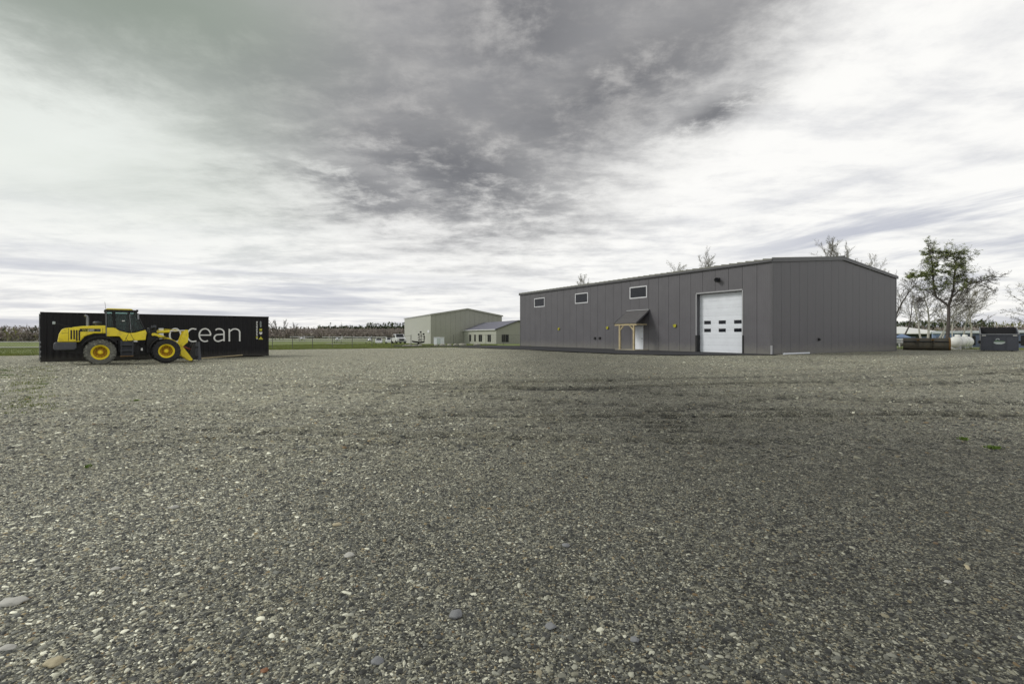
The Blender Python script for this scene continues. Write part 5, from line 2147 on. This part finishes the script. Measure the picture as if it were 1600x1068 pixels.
def tubes(out, dmin, dmax):
    mb = MB()
    for pts, rr, dpt in out:
        if dmin <= dpt <= dmax:
            k = 8 if dpt == 0 else 5 if dpt == 1 else 3
            mb.tube(pts, rr, k, cap=False)
    return mb


def leaf_quads(tips, n, spread, size, flat=.5):
    mb = MB()
    for (p, d) in tips:
        for _ in range(n):
            c = p + Vector((random.gauss(0, spread), random.gauss(0, spread), random.gauss(0, spread * flat)))
            u = Vector((random.gauss(0, 1), random.gauss(0, 1), random.gauss(0, 1))).normalized() * size * random.uniform(.5, 1.3)
            v = u.orthogonal().normalized() * size * random.uniform(.25, .5)
            mb.add([tuple(c - u), tuple(c + v), tuple(c + u), tuple(c - v)], [(0, 1, 2, 3)])
    return mb


def bare_tree(name, loc, height, label, seed, bark='twig', twig='twig', lean=(0, 0), group=None, buds=1, cat='tree', P=None, r0=None):
    random.seed(seed)
    PP = dict(seg=[8, 6, 4, 3], wander=.10, up=.05, rmin=.011, taper=.85, depth=3, kids=[13, 7, 5], start=[.30, .2, .15], spread=(24, 55), lenf=(.32, .48), rf=.55)
    if P:
        PP.update(P)
    out, tips = [], []
    grow_branch(out, tips, Vector((0, 0, -.1)), Vector((lean[0], lean[1], 1)), height, r0 or height * .016, 0, PP)
    t = thing(name, label, cat, loc, 0, group)
    shade_auto(tubes(out, 0, 1).build('trunk', M[bark], t), 60)
    cr = tubes(out, 2, 9)
    if buds:
        pass
    co = cr.build('crown', M[twig], t)
    if buds:
        leaf_quads(tips, buds, .10, .05).build('buds', M['bud'], co)
    return t


def place(px, Y):
    return at(px, Y, -.02)


bare_tree('birch_tree', place(1441.5, 52.0), 6.5, 'white trunked birch left of the pine, leaning left', 21, 'birch', 'twig', (-.12, 0), 'birches behind the bucket and tanks', 2)
bare_tree('birch_tree', place(1449.5, 52.5), 7.0, 'thickest pale birch trunk directly behind the middle of bucket', 22, 'birch', 'twig', (-.02, 0), 'birches behind the bucket and tanks', 2, r0=.13)
bare_tree('birch_tree', place(1459, 53), 6.6, 'pale birch leaning right toward the pine trunk', 23, 'birch', 'twig', (.22, 0), 'birches behind the bucket and tanks', 2)
bare_tree('birch_tree', place(1468, 54), 6.2, 'slim birch just left of the dark pine trunk', 24, 'birch', 'twig2', (.12, 0), 'birches behind the bucket and tanks', 2, r0=.07)
bare_tree('birch_tree', place(1491, 54), 6.0, 'slim birch leaning right just right of the pine trunk', 25, 'birch', 'twig2', (.25, 0), 'birches behind the bucket and tanks', 2, r0=.07)
bare_tree('birch_tree', place(1503, 55), 6.8, 'birch rising behind the propane tanks', 26, 'birch', 'twig2', (.1, 0), 'birches behind the bucket and tanks', 2, r0=.09)
bare_tree('birch_tree', place(1513, 55.5), 6.9, 'right hand birch leaning right between tanks and dumpster', 27, 'birch', 'twig2', (.30, 0), 'birches behind the bucket and tanks', 2, r0=.11)
bare_tree('bare_tree', place(1384, 52), 8.6, 'bare tree whose arching limbs show right of the grey building corner', 31, 'twig', 'twig', (.22, 0), None, 1,
          P=dict(kids=[10, 7, 5], start=[.12, .2, .15], spread=(30, 60), up=.10))
bare_tree('bare_tree', place(1408, 60), 7.0, 'pale bare sapling between grey building corner and the birches', 32, 'twig', 'twig', (.1, 0), None, 1)
# tops over the roof
tops = [(932, 78, 421, 'tiny bare treetop above the roof over the second window'),
        (1051, 84, 414, 'faint bare treetop above the roof left of the round one'),
        (1092, 72, 399, 'round bare treetop above the roof left of overhead door'),
        (1281, 66, 379, 'bare treetop above the roof near the gable apex'),
        (1356, 62, 371, 'tall bare treetop above the right slope of the gable'),
        (1378, 64, 383, 'narrow bare treetop above the right end of the gable')]
for i, (px, Y, py, lb) in enumerate(tops):
    loc = place(px, Y)
    hh_ = Z_(py, Y) - loc[2]
    bare_tree('bare_tree', loc, hh_ * .90, lb, 40 + i, 'twig2', 'twig2', (0, 0), 'bare trees behind the grey building', 2,
              P=dict(kids=[22, 12, 7], start=[.45, .2, .1], spread=(16, 42), up=.08, rmin=.010 if i != 1 else .007, lenf=(.24, .38)))
# tree at the right edge
bare_tree('bare_tree', place(1618, 50), 6.2, 'bare tree with drooping twigs at the right edge of the photo', 61, 'twig2', 'twig2', (-.12, 0), None, 3,
          P=dict(kids=[14, 7, 5], start=[.35, .2, .15], spread=(40, 75)))

# the twin stemmed pine
random.seed(77)
PYd = 50.0
px0, py0, pz0 = place(1481, PYd)
pine = thing('pine_tree', 'tall scraggly pine with forked trunk behind the rusty bucket', 'tree', (px0, py0, pz0))


def pp(px, py, dy=0):
    """skeleton point of the pine from the photograph, relative to its base"""
    Y = PYd + dy
    return Vector((Q(px) * Y - px0, dy, Z_(py, Y) - pz0))


limbs0 = [
    ([pp(1480, 533), pp(1482, 505), pp(1482.5, 478)], [.30, .26, .23]),
    ([pp(1482.5, 478), pp(1472, 470, .2), pp(1463, 464, .4), pp(1459, 452, .5), pp(1458, 432, .6), pp(1456, 410, .6), pp(1452, 392, .6), pp(1448, 376, .5)], [.22, .19, .16, .14, .12, .09, .06, .03]),
    ([pp(1482.5, 478), pp(1486, 466, -.3), pp(1490, 452, -.4), pp(1491, 430, -.5), pp(1494, 415, -.5), pp(1490, 402, -.6), pp(1486, 393, -.6)], [.21, .18, .16, .13, .11, .07, .03]),
    ([pp(1486, 466, -.3), pp(1497, 455, -.8), pp(1510, 446, -1.3), pp(1524, 441, -1.6), pp(1540, 438, -1.9), pp(1556, 433, -2.0), pp(1576, 432, -2.1)], [.14, .12, .10, .08, .06, .035, .015]),
    ([pp(1484, 480), pp(1492, 477, .5), pp(1502, 473, 1.0), pp(1512, 472, 1.3)], [.10, .08, .05, .02]),
    ([pp(1472, 470, .2), pp(1460, 462, 1), pp(1446, 470, 1.5), pp(1430, 468, 1.8)], [.08, .06, .04, .02]),
    ([pp(1524, 441, -1.6), pp(1536, 446, -1.9), pp(1550, 452, -2.2), pp(1557, 462, -2.3)], [.06, .045, .03, .012]),
    ([pp(1556, 433, -2.0), pp(1552, 425, -2.1), pp(1549, 418, -2.2)], [.03, .02, .01]),
]
limbs = [(p__, [x_ * .58 for x_ in r__]) for p__, r__ in limbs0]
tr_mb = MB()
for pts, rr in limbs:
    tr_mb.tube(pts, rr, 8, cap=True)
shade_auto(tr_mb.build('trunk', M['pinebark'], pine), 60)
PP = dict(seg=[5, 4, 3], wander=.20, up=.04, rmin=.008, taper=.85, depth=2, kids=[7, 6], start=[.12, .1], spread=(30, 75), lenf=(.38, .66), rf=.5)
bout, btips = [], []
nf = []


def spawn(li, f0, f1, n_, ln, green):
    pts, rr = limbs[li]
    for k in range(n_):
        f = (f0 + (f1 - f0) * (k + random.random()) / n_) * (len(pts) - 1)
        i = min(int(f), len(pts) - 2)
        q_ = pts[i].lerp(pts[i + 1], f - i)
        a = random.uniform(0, 2 * math.pi)
        d = Vector((math.cos(a) * 1.15, math.sin(a), random.uniform(-.2, .9)))
        tp = []
        grow_branch(bout, tp, q_, d, ln * random.uniform(.6, 1.15), .030, 0, PP)
        (btips if green else nf).extend(tp)


spawn(1, .38, .90, 30, 1.10, True)
spawn(1, .62, .80, 3, 2.0, True)
spawn(2, .38, .97, 28, 1.25, True)
spawn(3, .15, .65, 8, 1.5, True)
spawn(2, .5, .9, 6, 2.0, True)
spawn(1, .1, .45, 7, 1.3, False)
spawn(2, .05, .5, 9, 1.4, False)
spawn(3, .15, .9, 14, 1.1, False)
spawn(4, .2, 1.0, 7, 1.2, False)
spawn(5, .2, 1.0, 9, 1.2, False)
spawn(6, .1, 1.0, 7, .9, False)
# long left-hand foliage limb
limbs.append(([pp(1456, 428, .6), pp(1445, 430, .4), pp(1432, 432, .2), pp(1420, 432, 0)], [.06, .05, .035, .015]))
tubes([(limbs[-1][0], limbs[-1][1], 1)], 0, 9).build('limb', M['pinebark'], pine)
spawn(8, .3, 1.0, 11, .7, True)
cr = tubes(bout, 0, 9).build('crown', M['pinebark'], pine)
nd = MB()
for (p_, d_) in btips:
    if random.random() < .12:
        continue
    for _ in range(2):
        c = p_ - d_ * random.uniform(-.05, .3) + Vector((random.gauss(0, .05), random.gauss(0, .05), random.gauss(0, .05)))
        for _2 in range(5):
            u = (Vector((random.gauss(0, 1), random.gauss(0, 1), random.gauss(.5, .7)))).normalized() * random.uniform(.09, .17)
            v = u.orthogonal().normalized() * .022
            nd.add([tuple(c - v), tuple(c + v), tuple(c + u)], [(0, 1, 2)])
nd.build('needles', M['needle'], cr)

# ------------------------------------------------------------------ far woods
def wood(name, specs, m, seed):
    """specs: list of (x, y, height, width, kind)"""
    r_ = np.random.default_rng(seed)
    V, F = [], []
    base_i = 0
    for (x, y, h_, w_, kind) in specs:
        z0 = H(x, y) - .3
        if kind == 'c':            # conifer: tiers of drooping triangles
            n_ = 80
            t = r_.uniform(.05, 1, n_)
            rad_ = w_ * .5 * (1.02 - t) * r_.uniform(.6, 1.15, n_)
        elif kind == 's':          # shrubby understorey
            n_ = 60
            t = r_.uniform(0, 1, n_)
            rad_ = w_ * .5 * r_.uniform(0, 1.0, n_)
        else:                      # round crown
            n_ = 56
            t = r_.uniform(.05, .97, n_)
            rad_ = w_ * .5 * np.sqrt(np.clip(1 - ((t - .5) / .5) ** 2, .02, 1)) * r_.uniform(.2, 1.2, n_)
        a = r_.uniform(0, 2 * math.pi, n_)
        cx, cy, cz = x + rad_ * np.cos(a), y + rad_ * np.sin(a), z0 + t * h_
        s_ = w_ * (.10 if kind != 's' else .13) * r_.uniform(.5, 1.2, n_)
        d = r_.normal(0, 1, (n_, 3, 3)) * s_[:, None, None]
        if kind == 'b':
            d[:, :, :2] *= .5
            d[:, :, 2] *= .9
        pts = np.stack([cx, cy, cz], 1)[:, None, :] + d
        V.append(pts.reshape(-1, 3))
        # trunk
        k = 3
        ta = np.arange(3) * 2.09
        tr0 = np.stack([x + .018 * h_ * np.cos(ta), y + .018 * h_ * np.sin(ta), np.full(3, z0)], 1)
        V.append(tr0)
        V.append(np.array([[x, y, z0 + h_ * .80]]))
        F.append(np.arange(n_ * 3).reshape(-1, 3) + base_i)
        o_ = base_i + n_ * 3
        F.append(np.array([[o_, o_ + 1, o_ + 3], [o_ + 1, o_ + 2, o_ + 3], [o_ + 2, o_, o_ + 3]]))
        base_i = o_ + 4
    V = np.concatenate(V)
    F = np.concatenate(F)
    me = bpy.data.meshes.new(name)
    me.from_pydata(V.tolist(), [], F.tolist())
    me.materials.append(m)
    o = bpy.data.objects.new(name, me)
    COL.objects.link(o)
    o['kind'] = 'stuff'
    return o


def band(q0, q1, Y, n, h, w_, kind, dY=30, hv=.18, seed=0):
    r_ = np.random.default_rng(seed)
    out = []
    for i in range(n):
        q = q0 + (q1 - q0) * (i + r_.uniform(0, 1)) / n
        y = Y + r_.uniform(-dY, dY)
        hh = h(q) if callable(h) else h
        out.append((q * y, y, hh * r_.uniform(1 - hv, 1 + hv * .7), w_ * r_.uniform(.7, 1.3), kind))
    return out


# middle: bare hardwoods with conifers behind
bare = band(-.62, .25, 470, 1000, 9.4, 9, 'b', 20, .06, 1) + band(-.62, .25, 455, 300, 7.0, 8, 'b', 6, .15, 2) + band(-.62, .25, 450, 160, 4, 8, 's', 3, .2, 14)
conif = band(-.62, -.38, 500, 40, 11.8, 6, 'c', 10, .12, 3) + band(-.40, .25, 505, 420, 12.2, 8.5, 'c', 12, .10, 4) + \
    band(-.30, -.215, 500, 34, 15.8, 7.0, 'c', 8, .08, 5) + [(-.373 * 500, 500, 16.5, 5, 'c'), (-.351 * 500, 500, 16.5, 5, 'c')]
conif += band(-.24, .1, 440, 26, 7, 6, 'c', 6, .3, 15)
# left: nearer mixed wood
bare += band(-1.9, -.62, 262, 700, 8.0, 6.0, 'b', 10, .10, 6) + band(-1.9, -.62, 250, 200, 4.5, 6, 's', 3, .2, 7)
conif += band(-1.9, -.62, 256, 60, 7.6, 4.0, 'c', 6, .2, 8)
olive = band(-1.9, -.62, 246, 60, 6.0, 5.0, 'b', 3, .2, 9)
# right: hillside wood
hr_ = lambda q: 11.5 + 4.0 * math.sin((q - .5) * 3.0)
bare += band(.5, 1.9, 265, 760, 7.6, 7, 'b', 14, .12, 10) + band(.5, 1.9, 240, 240, 4.6, 6, 's', 4, .2, 11)
conif += band(.7, .99, 272, 110, 10.8, 5, 'c', 10, .12, 12) + band(.99, 1.9, 330, 130, 10.0, 6, 'c', 10, .2, 13) + band(.5, 1.9, 255, 30, 6.5, 4, 'c', 6, .2, 16)
olive += band(.98, 1.9, 300, 230, 11.3, 7, 'b', 8, .10, 17) + band(.74, .9, 250, 14, 7, 5, 'b', 5, .2, 18)
wood('bare_hardwood_forest', bare, M['wood_bare'], 1)
wood('conifer_forest', conif, M['wood_green'], 2)
wood('budding_forest', olive, M['wood_olive'], 3)
# a few single trees one can tell apart at the middle treeline
for i, (px, py, lb) in enumerate(((430, 503, 'bare tree rising above the treeline just right of the container'), (437, 503.5, 'slim bare tree second right of the black container'),
                                  (442, 504, 'bare tree third right of the black container'), (461, 507, 'small bare crown above the brown treeline'))):
    Y = 300
    loc = at(px, Y)
    bare_tree('bare_tree', loc, Z_(py, Y) - loc[2], lb, 80 + i, 'twig', 'twig', (0, 0), None, 0, P=dict(depth=2, rmin=.07, kids=[12, 6], spread=(15, 40)))

# ------------------------------------------------------------------ grass blades, weeds, stones
random.seed(5)


def blades(name, pts, hmin, hmax, m, wdt=.02, seed=1, kind='stuff'):
    r_ = np.random.default_rng(seed)
    n_ = len(pts)
    pts = np.array(pts)
    z = np.array([lot_z(x, y) if name != 'grass' else H(x, y) for x, y in pts]) - .02
    h_ = r_.uniform(hmin, hmax, n_)
    a = r_.uniform(0, 6.28, n_)
    lx, ly = r_.normal(0, .35, n_) * h_, r_.normal(0, .35, n_) * h_
    wx, wy = np.cos(a) * wdt, np.sin(a) * wdt
    V = np.empty((n_, 3, 3))
    V[:, 0] = np.stack([pts[:, 0] - wx, pts[:, 1] - wy, z], 1)
    V[:, 1] = np.stack([pts[:, 0] + wx, pts[:, 1] + wy, z], 1)
    V[:, 2] = np.stack([pts[:, 0] + lx, pts[:, 1] + ly, z + h_], 1)
    me = bpy.data.meshes.new(name)
    me.from_pydata(V.reshape(-1, 3).tolist(), [], np.arange(n_ * 3).reshape(-1, 3).tolist())
    me.materials.append(m)
    o = bpy.data.objects.new(name, me)
    COL.objects.link(o)
    if kind:
        o['kind'] = kind
    return o


gp_ = []
for (x0, y0), (x1, y1) in zip(EDGE[1:-1], EDGE[2:]):
    L_ = math.hypot(x1 - x0, y1 - y0)
    if x0 > 1 and x1 < 34:
        continue
    for _ in range(int(L_ * 330)):
        t = random.random()
        off = abs(random.gauss(0, 1)) * 2.4
        ex_ = random.random() ** 2
        gp_.append((x0 + (x1 - x0) * t + random.gauss(0, .3), y0 + (y1 - y0) * t + off - .15))
for _ in range(26000):
    Y = random.uniform(53, 95)
    q = random.uniform(-.56, -.2)
    gp_.append((q * Y, Y))
for _ in range(14000):
    Y = random.uniform(38, 100)
    q = random.uniform(-1.35, -.93)
    gp_.append((q * Y, Y))
for _ in range(9000):
    Y = random.uniform(56, 68)
    q = random.uniform(-.19, -.03)
    gp_.append((q * Y, Y))
gp_ = [p_ for p_ in gp_ if not (p_[1] < 66 and p_[1] < 66 and -14 < p_[0] < 2 and p_[1] < 55 + .0 - .9 * (p_[0] + 13) * -.55 and p_[1] > 54)]
gp_ = [p_ for p_ in gp_ if not (37 < p_[0] < 80 and 42.5 < p_[1] < 52 and abs(p_[1] - (50.5 - (p_[0] - 38.5) * .28)) < 1.3)]
blades('grass', gp_, .05, .20, M['blade'], .018)

# weedy edge in the gravel at the left
wp = []
for _ in range(190):
    cy = random.uniform(9.5, 24)
    cx = -cy * (.93 + abs(random.gauss(0, .07))) - random.uniform(0, .6)
    for _2 in range(random.randint(6, 34)):
        wp.append((cx + random.gauss(0, .14), cy + random.gauss(0, .12)))
blades('weed_patches', wp, .02, .07, M['blade'], .014, 3)


def tuft(px, py, label, sz=.12, n_=140):
    Y = 0
    Y = CAM_H * FPX / (py - HOR)
    for _ in range(3):
        z = lot_z(Q(px) * Y, Y)
        Y = (CAM_H - z) * FPX / (py - HOR)
    pts = [(random.gauss(0, sz), random.gauss(0, sz * .8)) for _ in range(n_)]
    mb = MB()
    for (x, y) in pts:
        h_ = random.uniform(.012, .04)
        a = random.uniform(0, 6.28)
        l_ = random.uniform(.01, .035)
        mb.add([(x, y, -.01), (x + l_ * math.cos(a), y + l_ * math.sin(a), h_), (x + l_ * math.cos(a + 1), y + l_ * math.sin(a + 1), h_ * .7)], [(0, 1, 2)])
    o = mb.build('weed_tuft', M['weed'], None, loc=(Q(px) * Y, Y, z))
    tag(o, label, 'weed', 'green weed tufts on the gravel')


tuft(1552, 700, 'bright green weed tuft on gravel at the right, the larger one', .035, 150)
tuft(1505, 686, 'small green weed tuft up and left of the larger one at right', .022, 70)
tuft(212, 626, 'small green weed tuft on gravel before the loader', .035, 45)
tuft(138, 730, 'tiny brownish green weed in gravel at the left', .012, 22)
tuft(67, 600, 'low green weed near the corner of the black container', .10, 60)
tuft(3, 579, 'broad green weed clump at the left edge of the gravel', .22, 260)
tuft(10, 586, 'second weed clump at the left edge, below the broad one', .15, 160)

# distinct single stones
peb = [(20, 942, .085, .04, 'peb_pale', 'largest pale elongated stone at the lower left edge'),
       (527, 820, .05, .025, 'peb_tan', 'pale yellowish stone left of centre'),
       (546, 868, .045, .028, 'peb_pale', 'whitish flat stone below the yellowish one'),
       (712, 962, .042, .034, 'peb_grey', 'rounded grey stone at lower centre left'),
       (272, 793, .05, .028, 'peb_pale', 'pale grey flat stone on the left side'),
       (180, 889, .035, .02, 'peb_pale', 'small grey flat stone lower left'),
       (884, 853, .038, .025, 'peb_grey', 'rounded grey stone near the centre'),
       (590, 1034, .034, .026, 'peb_grey', 'dark rounded stone near the bottom edge, left of centre'),
       (413, 1048, .022, .014, 'peb_rust', 'rusty brown stone at the bottom edge'),
       (1511, 886, .055, .012, 'peb_tan', 'thin pale stick shaped stone at right'),
       (1481, 909, .03, .014, 'peb_pale', 'white chip of stone right of centre bottom'),
       (860, 980, .035, .024, 'peb_grey', 'grey oval stone beside a smaller one at bottom centre'),
       (992, 1000, .028, .02, 'peb_grey', 'small oval grey stone at bottom right of centre'),
       (12, 1013, .045, .022, 'peb_pale', 'pale flat stone in the bottom left corner'),
       (85, 1036, .05, .032, 'peb_tan', 'tan grey stone by the bottom left corner')]
for i, (px, py, a_, b__, m_, lb) in enumerate(peb):
    Y = CAM_H * FPX / (py - HOR)
    for _ in range(3):
        z = lot_z(Q(px) * Y, Y)
        Y = (CAM_H - z) * FPX / (py - HOR)
    me = rock_mesh(100 + i, 3)
    me.materials.append(M[m_])
    o = bpy.data.objects.new('stone', me)
    COL.objects.link(o)
    o.location = (Q(px) * Y, Y, z + b__ * .25)
    o.scale = (a_ * .8, b__ * 1.1, b__ * .55)
    o.rotation_euler = (0, 0, random.uniform(-.3, .5) if i != 9 else 1.0)
    tag(o, lb, 'stone', 'larger stones on the gravel')

# ------------------------------------------------------------------ loose gravel stones (instanced)
def gravel_scatter(name, y0, y1, qmax, dens, rmin, rmax, seed, cells=90, power=2.0):
    Yv = np.geomspace(y0, y1, cells)
    qv = np.linspace(-qmax, qmax, cells)
    Qg, YY = np.meshgrid(qv, Yv)
    XX = Qg * (YY + .8)
    th, td = tracks(XX, YY)
    ZZ = hgt(XX, YY) + th + .030 * smooth_noise(XX, YY, 1.3, 11) * sstep(YY, 2, 12) + .010 * smooth_noise(XX, YY, 6, 12) + .035 * smooth_noise(XX, YY, .45, 13) * sstep(YY, 6, 16)
    fade = 1 - sstep(YY, y0 + (y1 - y0) * .45, y1 * .99)
    coarse = .55 + .45 * sstep(-XX, -4, 4) + .25 * smooth_noise(XX, YY, .9, seed + 5)
    d_ = dens * fade * np.clip(coarse, .2, 1.3)
    o = grid_mesh(name, XX, YY, ZZ, M['pebble'], {'dens': d_})
    o['kind'] = 'stuff'
    ng = bpy.data.node_groups.new(name, 'GeometryNodeTree')
    ng.interface.new_socket('Geometry', in_out='INPUT', socket_type='NodeSocketGeometry')
    ng.interface.new_socket('Geometry', in_out='OUTPUT', socket_type='NodeSocketGeometry')
    N = ng.nodes
    L = ng.links
    gi = N.new('NodeGroupInput')
    go = N.new('NodeGroupOutput')
    dp_ = N.new('GeometryNodeDistributePointsOnFaces')
    dp_.distribute_method = 'RANDOM'
    na = N.new('GeometryNodeInputNamedAttribute')
    na.data_type = 'FLOAT'
    na.inputs['Name'].default_value = 'dens'
    L.new(gi.outputs[0], dp_.inputs['Mesh'])
    L.new(na.outputs[0], dp_.inputs['Density'])
    dp_.inputs['Seed'].default_value = seed
    gti = N.new('GeometryNodeGeometryToInstance')
    for k in range(4):
        ico = N.new('GeometryNodeMeshIcoSphere')
        ico.inputs['Radius'].default_value = 1
        ico.inputs['Subdivisions'].default_value = 2
        spn = N.new('GeometryNodeSetPosition')
        nz = N.new('ShaderNodeTexNoise')
        nz.noise_dimensions = '4D'
        nz.inputs['W'].default_value = k * 3.7 + seed
        nz.inputs['Scale'].default_value = .9
        nz.inputs['Detail'].default_value = 2
        sb = N.new('ShaderNodeVectorMath')
        sb.operation = 'SUBTRACT'
        L.new(nz.outputs['Color'], sb.inputs[0])
        sb.inputs[1].default_value = (.5, .5, .5)
        sc2 = N.new('ShaderNodeVectorMath')
        sc2.operation = 'SCALE'
        L.new(sb.outputs[0], sc2.inputs[0])
        sc2.inputs[3].default_value = 1.5
        L.new(ico.outputs['Mesh'], spn.inputs['Geometry'])
        L.new(sc2.outputs[0], spn.inputs['Offset'])
        ssm = N.new('GeometryNodeSetShadeSmooth')
        L.new(spn.outputs[0], ssm.inputs[0])
        smt = N.new('GeometryNodeSetMaterial')
        smt.inputs['Material'].default_value = M['pebble']
        L.new(ssm.outputs[0], smt.inputs[0])
        L.new(smt.outputs[0], gti.inputs[0])
    iop = N.new('GeometryNodeInstanceOnPoints')
    L.new(dp_.outputs['Points'], iop.inputs['Points'])
    L.new(gti.outputs[0], iop.inputs['Instance'])
    # geometry-to-instance joins each link as one instance
    iop.inputs['Pick Instance'].default_value = True
    rv = N.new('FunctionNodeRandomValue')
    rv.data_type = 'FLOAT_VECTOR'
    rv.inputs[0].default_value = (-.25, -.25, 0)
    rv.inputs[1].default_value = (.25, .25, 6.283)
    L.new(rv.outputs[0], iop.inputs['Rotation'])
    r1 = N.new('FunctionNodeRandomValue')
    r1.data_type = 'FLOAT'
    r1.inputs[2].default_value = 0
    r1.inputs[3].default_value = 1
    r1.inputs['Seed'].default_value = 4
    pw = N.new('ShaderNodeMath')
    pw.operation = 'POWER'
    L.new(r1.outputs[1], pw.inputs[0])
    pw.inputs[1].default_value = power
    mr_ = N.new('ShaderNodeMapRange')
    L.new(pw.outputs[0], mr_.inputs[0])
    mr_.inputs[3].default_value = rmin
    mr_.inputs[4].default_value = rmax
    r2 = N.new('FunctionNodeRandomValue')
    r2.data_type = 'FLOAT_VECTOR'
    r2.inputs[0].default_value = (.9, .55, .32)
    r2.inputs[1].default_value = (1.5, 1.0, .6)
    r2.inputs['Seed'].default_value = 9
    sc3 = N.new('ShaderNodeVectorMath')
    sc3.operation = 'SCALE'
    L.new(r2.outputs[0], sc3.inputs[0])
    L.new(mr_.outputs[0], sc3.inputs[3])
    L.new(sc3.outputs[0], iop.inputs['Scale'])
    L.new(iop.outputs[0], go.inputs[0])
    md = o.modifiers.new('scatter', 'NODES')
    md.node_group = ng
    return o


gravel_scatter('gravel_chips', 1.7, 6.5, 1.35, 11000, .0028, .0095, 1)
gravel_scatter('gravel_stones', 1.7, 12.0, 1.25, 1300, .0050, .0185, 2, power=3.0)
gravel_scatter('coarse_stones', 6.0, 36.0, 1.25, 80, .011, .034, 3, power=2.6)
